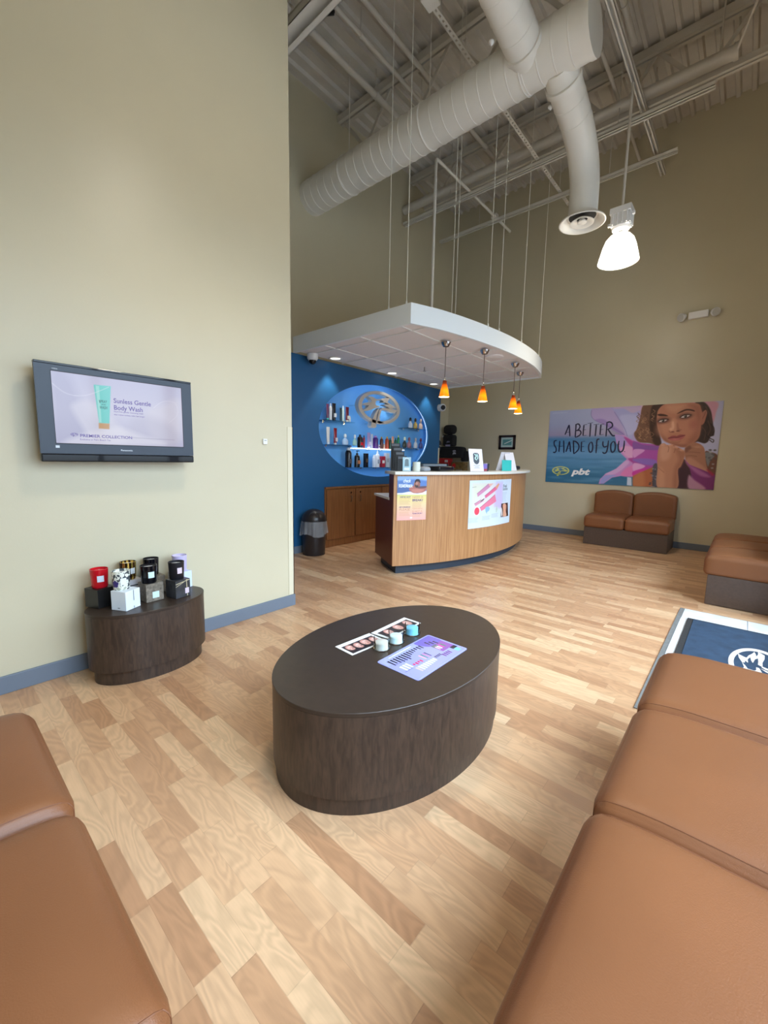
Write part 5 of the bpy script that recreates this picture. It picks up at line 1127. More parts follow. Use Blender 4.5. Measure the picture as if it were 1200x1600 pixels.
t = thing('tote_bag', 'black tote with white lettering standing on the folded shirts', 'bag', (-4.4, 6.93, MZ + .45)); mb = MB(); rbox(mb, rfun((-4.385, 6.95, MZ + .585), (.125, .07, .105), .035, .01), 12); weld(mb.build('bag_body', M_BFAB, t))
mb = MB(); put_text(mb, 'pbt', -4.41, MZ + .55, .05, lambda x, z: (x, 6.8785, z), bold=.001); mb.box(-4.44, -4.33, 6.877, 6.879, MZ + .475, MZ + .51); mb.build('logo_print', cmat('lilac_grey_print', (150, 146, 176)), t, fix=False)
t = thing('backpack', 'rounded black backpack on top of the corner display', 'backpack', (-4.4, 6.95, MZ + .66)); mb = MB(); rbox(mb, rfun((-4.405, 6.98, MZ + .80), (.13, .085, .09), .075, .0), 14); weld(mb.build('pack_body', M_BFAB, t)); mb = MB(); mb.tube([(-4.52, 6.91, MZ + .70), (-4.42, 6.895, MZ + .69), (-4.30, 6.91, MZ + .71)], .01, 8); mb.build('strap', M_BLACK, t)
mb = MB(); mb.box(-4.53, -4.40, 6.893, 6.897, MZ + .655, MZ + .668); mb.build('white_label', M_PAPER, t)
for k, zz in enumerate((.50, .395)):
    t = thing('baseball_cap', ['grey mesh cap beside the tote, upper of two', 'grey mesh cap beside the tote, lower of two'][k], 'cap', (-4.555, 6.84, MZ + zz), 'grey caps')
    mb = MB(); mb.lathe([(.05, 0), (.055, .03), (.045, .07), (.02, .09), (0, .093)], (-4.545, 6.80, MZ + zz), 20, caps=False); mb.build('cap_crown', cmat('charcoal_mesh', (62, 60, 66), .8), t, smooth=60); mb = MB(); mb.obox((-4.52, 6.745, MZ + zz), (.09, .07, .004), 0, 0); mb.build('cap_brim', M_BFAB, t)

# ---------------------------------------------------------------- television
TX = -2.58
tv = thing('television', 'wall-mounted grey television showing a lavender body wash advert', 'television', (-2.62, .8, 1.4))
mb = MB(); mb.box(XT + .001, -2.65, .62, .98, 1.28, 1.52); mb.build('wall_mount', M_BLACK, tv)
mb = MB(); mb.box(-2.652, TX - .012, .44, 1.153, 1.17, 1.625); mb.build('back_shell', M_BLACK, tv, bevel=.01)
Y0, Y1, Z0, Z1 = .428, 1.165, 1.156, 1.636; sy0, sy1, sz0, sz1 = .491, 1.108, 1.247, 1.596
mb = MB()
for a, b_, c_, d in ((Y0, sy0, 1.197, 1.625), (sy1, Y1, 1.197, 1.625), (sy0, sy1, sz1, 1.625), (sy0, sy1, 1.197, sz0)): mb.box(TX - .02, TX, a, b_, c_, d)
mb.build('bezel', M_BEZEL, tv)
mb = MB(); mb.box(TX - .03, TX + .003, Y0, Y1, 1.6255, Z1); mb.build('top_trim', M_GLOSSB, tv, bevel=.002)
mb = MB(); mb.box(TX - .03, TX + .006, Y0, Y1, Z0, 1.1965); mb.build('speaker_bar', M_GLOSSB, tv, bevel=.006)
mb = MB(); mb.tube([(TX + .001, sy0, sz0), (TX + .001, sy1, sz0), (TX + .001, sy1, sz1), (TX + .001, sy0, sz1)], .002, 6, closed=True); mb.build('screen_edge', M_BLACK, tv)
OX, OZ = .428, 1.156
P = Print(sy1 - sy0, sz1 - sz0, .003); ox, oz = sy0 - OX, sz0 - OZ
def sh(L_): return [(a - ox, b_ - oz) for a, b_ in L_]
P.vgrad([(0, (180, 176, 205)), (.5, (206, 202, 222)), (1, (190, 186, 212))])
P.poly(sh([(0.067, 0.443), (0.135, 0.423), (0.180, 0.305), (0.217, 0.228), (0.324, 0.195), (0.177, 0.136), (0.062, 0.091), (0.057, 0.253)]), (172, 168, 196), .05, .7)
P.poly(sh([(0.139, 0.284), (0.222, 0.309), (0.325, 0.220), (0.396, 0.113), (0.231, 0.106), (0.167, 0.200)]), (216, 212, 226), .03, .7)
P.poly(sh([(0.486, 0.277), (0.574, 0.331), (0.666, 0.369), (0.674, 0.248), (0.655, 0.124), (0.520, 0.118)]), (212, 206, 220), .04, .8)
P.poly(sh([(0.402, 0.226), (0.485, 0.260), (0.604, 0.215), (0.664, 0.115), (0.395, 0.096)]), (190, 184, 204), .05, .6)
P.poly(sh([(0.107, 0.085), (0.212, 0.154), (0.338, 0.187), (0.447, 0.151), (0.563, 0.102)]), (226, 222, 232), .03, .6)
P.poly(sh([(0.238, 0.397), (0.315, 0.399), (0.298, 0.204), (0.251, 0.203)]), (104, 204, 196), .002, 1, False)
P.poly(sh([(0.246, 0.393), (0.262, 0.393), (0.262, 0.207), (0.253, 0.206)]), (180, 232, 224), .004, .7, False)
P.poly(sh([(0.249, 0.203), (0.298, 0.203), (0.296, 0.174), (0.248, 0.175)]), (196, 146, 84), .002, 1, False)
P.stroke(sh([(0.063, 0.382), (0.123, 0.337), (0.203, 0.339), (0.305, 0.393)]), .002, (232, 230, 240), .8)
P.stroke(sh([(0.521, 0.307), (0.575, 0.349), (0.642, 0.347), (0.653, 0.284), (0.605, 0.233)]), .002, (228, 224, 236), .8)
P.stroke(sh([(0.405, 0.135), (0.628, 0.132)]), .0018, (140, 134, 160), .8)
P.mesh('screen', lambda x, y: (TX - .002, sy0 + x, sz0 + y), mat_vcol('lit_screen', .1, .72), tv)
TF = lambda x, y: (TX - .0012, OX + x, OZ + y)
mb = MB(); q = [(0.323, 0.321), (0.507, 0.322), (0.322, 0.291), (0.462, 0.295)]
put_text(mb, 'Sunless Gentle', q[0][0], q[0][1] - .006, .034, TF, fitw=q[1][0] - q[0][0], bold=.0004); put_text(mb, 'Body Wash', q[2][0], q[2][1] - .012, .034, TF, fitw=q[3][0] - q[2][0], bold=.0004)
q = [(0.163, 0.131), (0.401, 0.133), (0.162, 0.118), (0.322, 0.272), (0.465, 0.275), (0.473, 0.259)]
put_text(mb, 'PREMIER COLLECTION', q[0][0], q[0][1] - .004, .021, TF, fitw=q[1][0] - q[0][0], bold=.0004); put_text(mb, 'Exclusive at Palm Beach Tan', q[2][0], q[2][1] - .007, .012, TF)
put_text(mb, 'Dye-free gentle cleansing wash', q[3][0], q[3][1] - .006, .011, TF, fitw=q[4][0] - q[3][0]); put_text(mb, 'that makes sunless color last longer', q[3][0], q[3][1] - .022, .011, TF, fitw=q[5][0] - q[3][0])
q = [(0.140, 0.138), (0.158, 0.139)]; palm_flat(mb, lambda u, v, t_: TF(q[0][0] + u * .032, q[0][1] + v * .032)); mb.build('screen_lettering', mat('purple_screen_ink', lin((86, 74, 128)), .5, emit=lin((86, 74, 128)), estr=.5), tv, fix=False)
mb = MB(); q = [(0.257, 0.317), (0.295, 0.322), (0.255, 0.272), (0.292, 0.268)]
ribbon(mb, [(q[0][0], q[0][1] + .004), (q[0][0] + .004, q[0][1] - .012)], .003, TF); put_text(mb, 'SPRAY', q[0][0], q[0][1] - .008, .02, TF, fitw=.036, shear=.2); put_text(mb, 'AND', q[0][0] + .01, q[0][1] - .02, .009, TF); put_text(mb, 'WASH', q[0][0], q[0][1] - .04, .022, TF, fitw=.034, shear=.2); mb.build('tube_lettering', mat('dark_screen_ink', lin((60, 70, 74)), .5), tv, fix=False)
mb = MB(); BF = lambda x, y: (TX + .0006, OX + x, OZ + y); q = [(0.343, 0.063), (0.400, 0.062), (0.068, 0.450), (0.060, 0.075), (0.117, 0.053)]
put_text(mb, 'Panasonic', q[0][0], q[0][1] - .003, .012, BF, fitw=q[1][0] - q[0][0], bold=.0002); put_text(mb, 'VIERA', q[2][0] - .0, q[2][1] - .003, .009, BF); x, y = q[3]
mb.add([BF(x, y - .006), BF(x + .016, y - .006), BF(x + .016, y + .006), BF(x, y + .006)], [(0, 1, 2, 3)]); mb.build('bezel_lettering', cmat('silver_ink', (205, 212, 222)), tv, fix=False)

# ---------------------------------------------------------------- big wall poster
PW, PH = 2.272, 1.188
P = Print(PW, PH, .0052)
P.vgrad([(0, (58, 116, 152)), (.1, (50, 112, 150)), (.25, (82, 138, 182)), (.42, (100, 150, 196)), (.60, (70, 124, 172)), (.615, (90, 130, 176)), (.66, (156, 150, 184)), (.8, (160, 168, 204)), (1, (176, 184, 216))])
rg = random.Random(3)
for k in range(46):
    y = rg.uniform(.02, .66); x = rg.uniform(0, 1.2); P.ell(x, y, rg.uniform(.08, .25), rg.uniform(.008, .02), rg.choice([(60, 112, 156), (120, 166, 206), (44, 104, 140)]), .02, .3)
# right hand background
P.poly([(1.223, 1.218), (2.278, 1.195), (2.300, 0.924), (2.288, 0.396), (1.695, 0.386), (1.273, 0.617)], (186, 186, 220), .04, 1, False)
P.poly([(1.900, 1.202), (2.197, 1.180), (2.202, 1.033), (2.173, 0.898), (2.091, 1.040)], (206, 150, 172), .02, 1)
P.poly([(1.245, 1.205), (1.390, 1.183), (1.330, 1.049), (1.267, 0.935), (1.239, 1.030)], (212, 176, 200), .03, 1)
# scarf
SC1 = [(0.651, 1.197), (0.645, 1.098), (0.682, 1.022), (0.774, 0.962), (0.892, 0.902), (1.019, 0.837), (1.112, 0.763), (1.185, 0.666), (1.277, 0.570), (1.375, 0.510), (1.318, 1.188)]
P.poly(SC1, (184, 164, 212), .01, .92, False)
P.poly([(0.959, 1.177), (0.999, 1.090), (1.075, 0.955), (1.177, 0.761), (1.244, 0.712), (1.275, 0.970), (1.289, 1.167)], (168, 172, 220), .03, .8)
P.poly([(1.056, 1.051), (1.215, 1.067), (1.302, 1.015), (1.287, 0.829), (1.177, 0.761), (1.098, 0.942)], (190, 190, 228), .03, .8)
P.poly([(0.971, 1.164), (1.102, 1.156), (1.213, 1.090), (1.314, 1.119), (1.309, 1.177), (0.991, 1.192)], (204, 176, 206), .02, .8)
P.poly([(0.712, 1.008), (0.827, 1.015), (0.957, 0.924), (1.108, 0.811), (1.135, 0.750), (0.998, 0.826), (0.833, 0.935)], (150, 128, 196), .02, .8)
P.stroke([(0.648, 1.160), (0.651, 1.073), (0.713, 1.002), (0.856, 0.934), (0.995, 0.862), (1.133, 0.774)], .006, (110, 90, 160), .7); P.stroke([(0.975, 1.116), (1.062, 0.980), (1.137, 0.857), (1.178, 0.749)], .008, (120, 110, 180), .7)
P.poly([(1.008, 0.777), (1.134, 0.762), (1.246, 0.689), (1.376, 0.569), (1.408, 0.180), (1.292, 0.139), (1.141, 0.145), (1.022, 0.115), (0.911, 0.016), (0.839, 0.010), (0.854, 0.083), (0.916, 0.161), (1.066, 0.253), (1.201, 0.402), (1.119, 0.485), (1.039, 0.655)], (206, 144, 208), .008, 1, False)
P.poly([(1.014, 0.765), (1.136, 0.738), (1.185, 0.666), (1.106, 0.570), (1.056, 0.655)], (170, 150, 214), .02, .9)
P.poly([(1.136, 0.738), (1.269, 0.664), (1.371, 0.558), (1.376, 0.499), (1.232, 0.606)], (176, 66, 150), .015, .9)
P.poly([(1.106, 0.570), (1.233, 0.594), (1.376, 0.499), (1.380, 0.452), (1.215, 0.426)], (226, 168, 210), .02, .9)
P.poly([(1.216, 0.408), (1.299, 0.427), (1.380, 0.452), (1.391, 0.322), (1.296, 0.343)], (176, 60, 146), .015, .85)
P.poly([(1.197, 0.257), (1.298, 0.319), (1.393, 0.298), (1.401, 0.203), (1.281, 0.139), (1.140, 0.157)], (232, 128, 190), .02, .85)
P.poly([(0.856, 0.045), (0.918, 0.142), (1.074, 0.155), (1.011, 0.115), (0.904, 0.022)], (150, 160, 220), .015, .85)
P.poly([(0.916, 0.167), (1.066, 0.253), (1.187, 0.377), (1.232, 0.342), (1.072, 0.179)], (214, 176, 222), .015, .8)
P.poly([(1.257, 0.682), (1.375, 0.640), (1.597, 0.614), (1.617, 0.500), (1.594, 0.315), (1.430, 0.228), (1.301, 0.151)], (176, 80, 168), .008, 1, False)
P.poly([(1.269, 0.664), (1.397, 0.616), (1.589, 0.592), (1.584, 0.540), (1.413, 0.546), (1.278, 0.558)], (134, 84, 160), .012, .9)
P.poly([(1.279, 0.546), (1.424, 0.540), (1.348, 0.463), (1.289, 0.427)], (222, 160, 214), .012, .9); P.poly([(1.291, 0.403), (1.424, 0.417), (1.567, 0.395), (1.583, 0.326), (1.453, 0.323), (1.293, 0.379)], (140, 110, 196), .014, .85)
P.poly([(1.296, 0.343), (1.443, 0.311), (1.407, 0.263), (1.307, 0.212)], (236, 176, 222), .012, .9); P.poly([(1.306, 0.224), (1.506, 0.289), (1.431, 0.222), (1.312, 0.152)], (204, 50, 160), .012, .9)
# arm and shoulder
P.poly([(1.301, 0.151), (1.430, 0.228), (1.551, 0.296), (1.580, 0.151), (1.581, -0.001), (1.314, -0.005)], (176, 100, 64), .01, 1, False)
P.poly([(1.313, 0.140), (1.421, 0.216), (1.458, 0.015), (1.324, 0.008)], (204, 134, 88), .05, .6)
P.poly([(1.229, 0.130), (1.284, 0.127), (1.298, 0.006), (1.234, 0.009)], (206, 214, 232), .008, 1, False)
P.poly([(1.544, 0.290), (1.602, 0.327), (1.640, 0.002), (1.576, -0.002)], (84, 80, 92), .012, 1)
for k in range(26): P.ell(*([(1.588, 0.151)][0][0] + rg.uniform(-.06, .06), [(1.588, 0.151)][0][1] + rg.uniform(-.2, .2)), .014, .01, rg.choice([(140, 138, 150), (60, 56, 66)]), .01, .8)
P.poly([(1.862, 0.004), (1.844, 0.253), (1.899, 0.412), (1.971, 0.324), (2.017, 0.170), (2.000, 0.006)], (66, 34, 48), .008, 1)
P.poly([(2.133, 0.502), (2.192, 0.513), (2.278, 0.455), (2.288, 0.224), (2.193, 0.231)], (110, 68, 54), .01, 1)
P.poly([(2.133, 0.502), (2.210, 0.502), (2.240, 0.460), (2.203, 0.394), (2.185, 0.318), (2.156, 0.394)], (120, 120, 124), .012, 1)
for k in range(22): c = [(2.183, 0.427)][0]; P.ell(c[0] + rg.uniform(-.08, .08), c[1] + rg.uniform(-.14, .12), .014, .01, rg.choice([(168, 168, 172), (74, 70, 72)]), .01, .75)
# hair
P.poly([(1.349, 1.188), (1.478, 1.200), (1.624, 1.192), (1.574, 1.103), (1.553, 1.003), (1.569, 0.821), (1.620, 0.626), (1.568, 0.609), (1.476, 0.639), (1.353, 0.652), (1.297, 0.699), (1.265, 0.783), (1.295, 0.852), (1.323, 1.014)], (118, 82, 64), .014, 1)
P.poly([(1.479, 1.188), (1.624, 1.189), (1.566, 1.081), (1.551, 0.924), (1.582, 0.786), (1.620, 0.626), (1.548, 0.615), (1.488, 0.731), (1.454, 0.893), (1.449, 1.077)], (60, 36, 30), .02, .95)
for k in range(34):
    x = rg.uniform(30, 250); y = rg.uniform(130, 520); col_ = rg.choice([(176, 132, 100), (86, 56, 44), (150, 108, 82)])
    c = [(1.381, 0.931)][0]; p0 = (c[0] + (x - 130) * .00104, c[1] - (y - 330) * .00104); a = rg.uniform(.03, .07)
    P.stroke([p0, (p0[0] + a * .4, p0[1] - a * .5), (p0[0] - a * .2, p0[1] - a), (p0[0] + a * .3, p0[1] - a * 1.4)], .008, col_, .8)
P.poly([(1.964, 1.185), (2.065, 1.181), (2.139, 1.079), (2.172, 0.951), (2.197, 0.823), (2.209, 0.737), (2.173, 0.717), (2.153, 0.653), (2.112, 0.630), (2.040, 0.654), (1.987, 0.644), (2.024, 0.828), (2.035, 0.989)], (56, 36, 34), .012, 1)
for a in ([(2.157, 0.888), (2.195, 0.844), (2.206, 0.769), (2.181, 0.727), (2.161, 0.749)], [(2.118, 0.750), (2.175, 0.695), (2.211, 0.673), (2.206, 0.642), (2.168, 0.674)], [(2.084, 0.933), (2.144, 0.846), (2.117, 0.761), (2.166, 0.696)]): P.stroke(a, .01, (44, 26, 26), 1)
for a in ([(2.083, 1.125), (2.136, 1.016), (2.164, 0.898)], [(2.074, 0.848), (2.115, 0.782), (2.108, 0.675)], [(2.127, 0.932), (2.163, 0.824), (2.145, 0.739)]): P.stroke(a, .008, (104, 72, 60), .7)
# ear, neck, face
P.poly([(2.092, 1.077), (2.108, 1.039), (2.101, 0.975), (2.087, 0.901), (2.058, 0.881), (2.046, 0.946), (2.049, 1.031), (2.071, 1.067)], (172, 112, 92), .01, 1)
P.stroke([(2.090, 1.056), (2.081, 1.008), (2.065, 0.966)], .008, (120, 70, 58), .7)
FACE = [(1.610, 1.185), (1.736, 1.198), (1.901, 1.189), (2.006, 1.162), (2.038, 1.096), (2.061, 1.009), (2.056, 0.903), (2.060, 0.795), (2.048, 0.709), (2.005, 0.644), (1.946, 0.598), (1.889, 0.577), (1.828, 0.590), (1.760, 0.613), (1.691, 0.648), (1.639, 0.688), (1.600, 0.751), (1.562, 0.843), (1.538, 0.935), (1.532, 1.027), (1.544, 1.116)]
P.poly(FACE, (186, 124, 98), .01, 1)
P.poly([(1.904, 1.159), (2.021, 1.140), (2.051, 1.010), (2.056, 0.806), (2.029, 0.676), (1.954, 0.612), (1.902, 0.590), (1.960, 0.743), (1.999, 0.905), (1.966, 1.068)], (158, 96, 78), .06, .75)
P.poly([(1.551, 0.924), (1.580, 0.922), (1.643, 0.750), (1.719, 0.647), (1.650, 0.677), (1.582, 0.786)], (150, 92, 74), .04, .8)
P.poly([(1.645, 1.166), (1.776, 1.173), (1.851, 1.152), (1.784, 1.079), (1.730, 1.060), (1.661, 1.098)], (206, 150, 120), .06, .7)
P.ell(*[(1.626, 0.841)][0], .09, .10, (204, 146, 118), .08, .6); P.ell(*[(1.914, 0.854)][0], .12, .12, (196, 132, 108), .1, .6); P.ell(*[(1.974, 0.890)][0], .05, .06, (168, 96, 84), .06, .6)
P.poly([(1.719, 0.647), (1.825, 0.624), (1.918, 0.612), (1.889, 0.577), (1.809, 0.593)], (140, 84, 70), .03, .7)
# nose
P.poly([(1.711, 0.950), (1.737, 0.982), (1.773, 0.948), (1.788, 0.880), (1.834, 0.835), (1.827, 0.802), (1.782, 0.786), (1.735, 0.793), (1.700, 0.811), (1.704, 0.872)], (204, 146, 118), .03, .8)
P.poly([(1.721, 0.928), (1.741, 0.938), (1.755, 0.882), (1.750, 0.837), (1.730, 0.849)], (226, 174, 146), .02, .8); P.ell(*[(1.722, 0.833)][0], .022, .02, (224, 172, 144), .02, .8)
P.poly([(1.785, 0.914), (1.814, 0.846), (1.844, 0.823), (1.818, 0.802), (1.789, 0.814)], (150, 90, 74), .025, .7); P.ell(*[(1.744, 0.795)][0], .018, .008, (96, 48, 42), .01, .85); P.ell(*[(1.804, 0.804)][0], .02, .008, (96, 48, 42), .01, .85)
P.stroke([(1.700, 0.811), (1.706, 0.794), (1.726, 0.788)], .007, (130, 76, 62), .8)
# eyes
for ey, sh_, br in (([(1.611, 0.955)][0], 1, [(1.538, 1.047), (1.578, 1.056), (1.637, 1.041), (1.667, 1.019), (1.620, 1.019), (1.561, 1.025)]), ([(1.869, 1.003)][0], 1, [(1.769, 1.043), (1.812, 1.078), (1.864, 1.102), (1.909, 1.102), (1.960, 1.084), (1.968, 1.064), (1.911, 1.080), (1.866, 1.080), (1.822, 1.061)])):
    P.ell(ey[0], ey[1] + .006, .082, .046, (120, 76, 66), .04, .85, .12); P.ell(ey[0] + .004, ey[1] + .002, .062, .030, (84, 50, 46), .02, .8, .12)
    P.poly([(ey[0] - .05, ey[1] - .012), (ey[0] - .02, ey[1] + .012), (ey[0] + .02, ey[1] + .016), (ey[0] + .052, ey[1] + .012), (ey[0] + .022, ey[1] - .014), (ey[0] - .02, ey[1] - .018)], (216, 200, 196), .006, 1)
    P.ell(ey[0] + .003, ey[1] + .0, .018, .018, (66, 50, 42), .006, 1); P.ell(ey[0] + .003, ey[1], .008, .008, (14, 10, 10), .004, 1); P.ell(ey[0] - .004, ey[1] + .007, .005, .005, (240, 240, 240), .003, .9)
    P.stroke([(ey[0] - .056, ey[1] - .010), (ey[0] - .02, ey[1] + .016), (ey[0] + .02, ey[1] + .02), (ey[0] + .066, ey[1] + .018)], .009, (34, 18, 18), 1)
    P.stroke([(ey[0] - .046, ey[1] - .016), (ey[0], ey[1] - .021), (ey[0] + .05, ey[1] + .006)], .005, (70, 40, 38), .8)
    P.poly(br, (64, 34, 30), .008, .95)
# lips
P.poly([(1.695, 0.704), (1.731, 0.735), (1.772, 0.741), (1.796, 0.736), (1.832, 0.753), (1.892, 0.747), (1.853, 0.723), (1.789, 0.711)], (150, 70, 72), .008, 1)
P.poly([(1.695, 0.704), (1.780, 0.712), (1.853, 0.723), (1.892, 0.747), (1.873, 0.706), (1.829, 0.679), (1.764, 0.671), (1.721, 0.683)], (176, 92, 92), .01, 1); P.stroke([(1.697, 0.704), (1.761, 0.714), (1.798, 0.713), (1.852, 0.728), (1.888, 0.745)], .007, (92, 34, 40), .95); P.ell(*[(1.782, 0.689)][0], .03, .01, (206, 130, 124), .02, .6)
P.poly([(1.737, 0.663), (1.803, 0.657), (1.849, 0.666), (1.823, 0.640), (1.767, 0.641)], (150, 92, 76), .02, .5)
# hands
P.poly([(1.905, 0.557), (1.945, 0.612), (2.005, 0.642), (2.069, 0.621), (2.118, 0.567), (2.139, 0.480), (2.159, 0.361), (2.198, 0.215), (2.133, 0.218), (2.040, 0.259), (1.972, 0.313), (1.928, 0.401)], (170, 116, 92), .009, 1)
P.poly([(1.929, 0.390), (1.970, 0.435), (2.046, 0.392), (2.162, 0.285), (2.198, 0.215), (2.096, 0.239), (1.982, 0.302)], (196, 140, 118), .03, .8)
for a in ([(1.923, 0.556), (1.994, 0.567), (2.066, 0.556)], [(1.922, 0.512), (1.999, 0.512), (2.080, 0.502)], [(1.927, 0.457), (1.986, 0.463), (2.049, 0.452)]): P.stroke(a, .008, (120, 72, 58), .6)
P.poly([(1.905, 0.557), (1.955, 0.601), (1.976, 0.567), (1.944, 0.523), (1.914, 0.501)], (120, 74, 60), .02, .7); P.ell(*[(2.047, 0.578)][0], .04, .02, (196, 144, 118), .03, .7)
P.poly([(1.919, 0.401), (1.979, 0.335), (2.100, 0.283), (2.290, 0.197), (2.281, 0.002), (2.001, 0.001), (2.017, 0.170), (1.983, 0.291)], (126, 46, 116), .01, 1, False)
P.poly([(1.929, 0.390), (1.979, 0.335), (2.093, 0.272), (2.224, 0.178), (2.118, 0.185), (2.002, 0.280)], (182, 110, 168), .03, .85); P.poly([(1.983, 0.190), (2.053, 0.127), (2.187, 0.012), (2.001, 0.001)], (190, 140, 168), .025, .95)
P.poly([(2.179, 0.280), (2.254, 0.223), (2.244, 0.190), (2.192, 0.242)], (170, 30, 70), .02, .8)
P.poly([(1.631, -0.004), (1.605, 0.269), (1.591, 0.407), (1.590, 0.523), (1.607, 0.609), (1.653, 0.637), (1.699, 0.609), (1.760, 0.618), (1.810, 0.585), (1.868, 0.551), (1.910, 0.512), (1.909, 0.423), (1.881, 0.310), (1.853, 0.253), (1.866, 0.004)], (192, 134, 106), .009, 1)
P.poly([(1.792, 0.568), (1.909, 0.512), (1.908, 0.423), (1.881, 0.310), (1.849, 0.253), (1.865, 0.015), (1.814, 0.012), (1.809, 0.275), (1.844, 0.411)], (162, 104, 80), .05, .75)
P.poly([(1.618, 0.591), (1.676, 0.602), (1.745, 0.568), (1.738, 0.432), (1.675, 0.386), (1.623, 0.431)], (214, 160, 134), .05, .7); P.poly([(1.627, 0.269), (1.689, 0.225), (1.709, 0.006), (1.640, 0.002)], (210, 154, 122), .05, .7)
for a in ([(1.699, 0.609), (1.717, 0.568), (1.712, 0.511)], [(1.770, 0.609), (1.793, 0.557), (1.784, 0.500)], [(1.830, 0.568), (1.853, 0.512)]): P.stroke(a, .008, (140, 84, 66), .65)
for c in [(1.641, 0.614), (1.728, 0.608), (1.801, 0.581), (1.869, 0.540)]: P.ell(*c, .03, .016, (222, 170, 146), .02, .6)
P.stroke([(1.605, 0.292), (1.669, 0.236), (1.690, 0.219)], .008, (140, 84, 66), .5)
po = thing('wall_poster', 'large seaside poster of a curly haired woman reading a better shade of you', 'poster', (-1.45, YP - .012, 1.45))
mb = MB(); mb.box(-2.585, -2.585 + PW, YP - .012, YP - .001, .86, .86 + PH); mb.build('backing_board', M_PAPER, po)
P.mesh('printed_face', lambda x, y: (-2.585 + x, YP - .0128, .86 + y), mat_vcol('poster_print', .28), po)
PF = lambda x, y: (-2.585 + x, YP - .0136, .86 + y)
mb = MB()
ST = [[(0.269, 0.787), (0.298, 0.872), (0.324, 0.949)], [(0.324, 0.949), (0.337, 0.858), (0.349, 0.759)], [(0.287, 0.826), (0.347, 0.832)], [(0.432, 0.955), (0.432, 0.855), (0.433, 0.742)], [(0.418, 0.942), (0.466, 0.956), (0.494, 0.914), (0.473, 0.867), (0.437, 0.849)], [(0.437, 0.849), (0.492, 0.853), (0.516, 0.814), (0.492, 0.771), (0.435, 0.742)],
      [(0.552, 0.940), (0.550, 0.851), (0.551, 0.765)], [(0.550, 0.937), (0.600, 0.945)], [(0.549, 0.858), (0.589, 0.863)], [(0.551, 0.768), (0.603, 0.774)], [(0.606, 0.959), (0.685, 0.967)], [(0.651, 0.961), (0.652, 0.848), (0.653, 0.748)], [(0.695, 0.934), (0.777, 0.943)], [(0.735, 0.935), (0.734, 0.846), (0.732, 0.754)],
      [(0.801, 0.937), (0.800, 0.856), (0.800, 0.772)], [(0.799, 0.933), (0.846, 0.941)], [(0.800, 0.854), (0.841, 0.860)], [(0.800, 0.775), (0.850, 0.781)], [(0.885, 0.958), (0.887, 0.853), (0.887, 0.748)], [(0.874, 0.956), (0.920, 0.969), (0.958, 0.942), (0.960, 0.894), (0.896, 0.851)], [(0.907, 0.859), (0.951, 0.791), (0.982, 0.758), (1.012, 0.760)],
      [(0.146, 0.699), (0.105, 0.686), (0.107, 0.627), (0.139, 0.573), (0.143, 0.520), (0.118, 0.499), (0.094, 0.507)], [(0.193, 0.692), (0.192, 0.599), (0.191, 0.507)], [(0.255, 0.697), (0.264, 0.599), (0.272, 0.491)], [(0.190, 0.597), (0.264, 0.606)], [(0.304, 0.507), (0.328, 0.599), (0.348, 0.679)], [(0.348, 0.679), (0.364, 0.599), (0.378, 0.507)], [(0.314, 0.560), (0.373, 0.567)],
      [(0.409, 0.691), (0.419, 0.585), (0.430, 0.476)], [(0.399, 0.689), (0.457, 0.669), (0.499, 0.611), (0.491, 0.540), (0.430, 0.476)], [(0.536, 0.674), (0.537, 0.598), (0.541, 0.513)], [(0.534, 0.672), (0.588, 0.681)], [(0.537, 0.591), (0.578, 0.597)], [(0.541, 0.513), (0.596, 0.518)],
      [(0.674, 0.666), (0.650, 0.622), (0.650, 0.559), (0.671, 0.508), (0.701, 0.521), (0.709, 0.590), (0.693, 0.653), (0.674, 0.666)], [(0.798, 0.710), (0.764, 0.696), (0.763, 0.596), (0.764, 0.489)], [(0.739, 0.606), (0.792, 0.614)], [(0.851, 0.676), (0.853, 0.620), (0.877, 0.586), (0.916, 0.602)], [(0.927, 0.687), (0.924, 0.583), (0.912, 0.509), (0.882, 0.489), (0.855, 0.509)],
      [(0.993, 0.671), (0.967, 0.632), (0.969, 0.558), (0.990, 0.507), (1.022, 0.528), (1.030, 0.595), (1.016, 0.656), (0.993, 0.671)], [(1.074, 0.679), (1.068, 0.619), (1.076, 0.546), (1.100, 0.510), (1.136, 0.534), (1.147, 0.606), (1.145, 0.681)], [(1.044, 0.617), (1.084, 0.628)], [(1.157, 0.516), (1.168, 0.516)]]
for i, s_ in enumerate(ST): ribbon(mb, s_, .021 if i not in (2, 7, 8, 9, 10, 12, 15, 16, 17, 24, 27, 31, 32, 33, 36, 41) else .012, PF)
mb.build('headline_lettering', cmat('navy_ink', (24, 30, 66), .3), po, fix=False)
mb = MB(); a, b_ = [(0.403, 0.121), (0.701, 0.155)]; put_text(mb, 'pbt', a[0] + .02, a[1] + .025, .135, PF, fitw=b_[0] - a[0] - .01, bold=.006, shear=.25); mb.build('brand_lettering', cmat('white_ink_2', (240, 240, 244), .3), po, fix=False)
mb = MB(); a, = [(0.241, 0.199)]; palm_flat(mb, lambda u, v, q: PF(a[0] + u * .28, a[1] + v * .28)); mb.build('emblem_print', cmat('lime_ink', (206, 214, 120), .3), po, fix=False)
mb = MB(); a, = [(0.047, 1.141)]; put_text(mb, 'palmbeachtan.com', a[0], a[1], .032, PF); mb.build('small_lettering', cmat('pale_ink', (196, 204, 226), .3), po, fix=False)

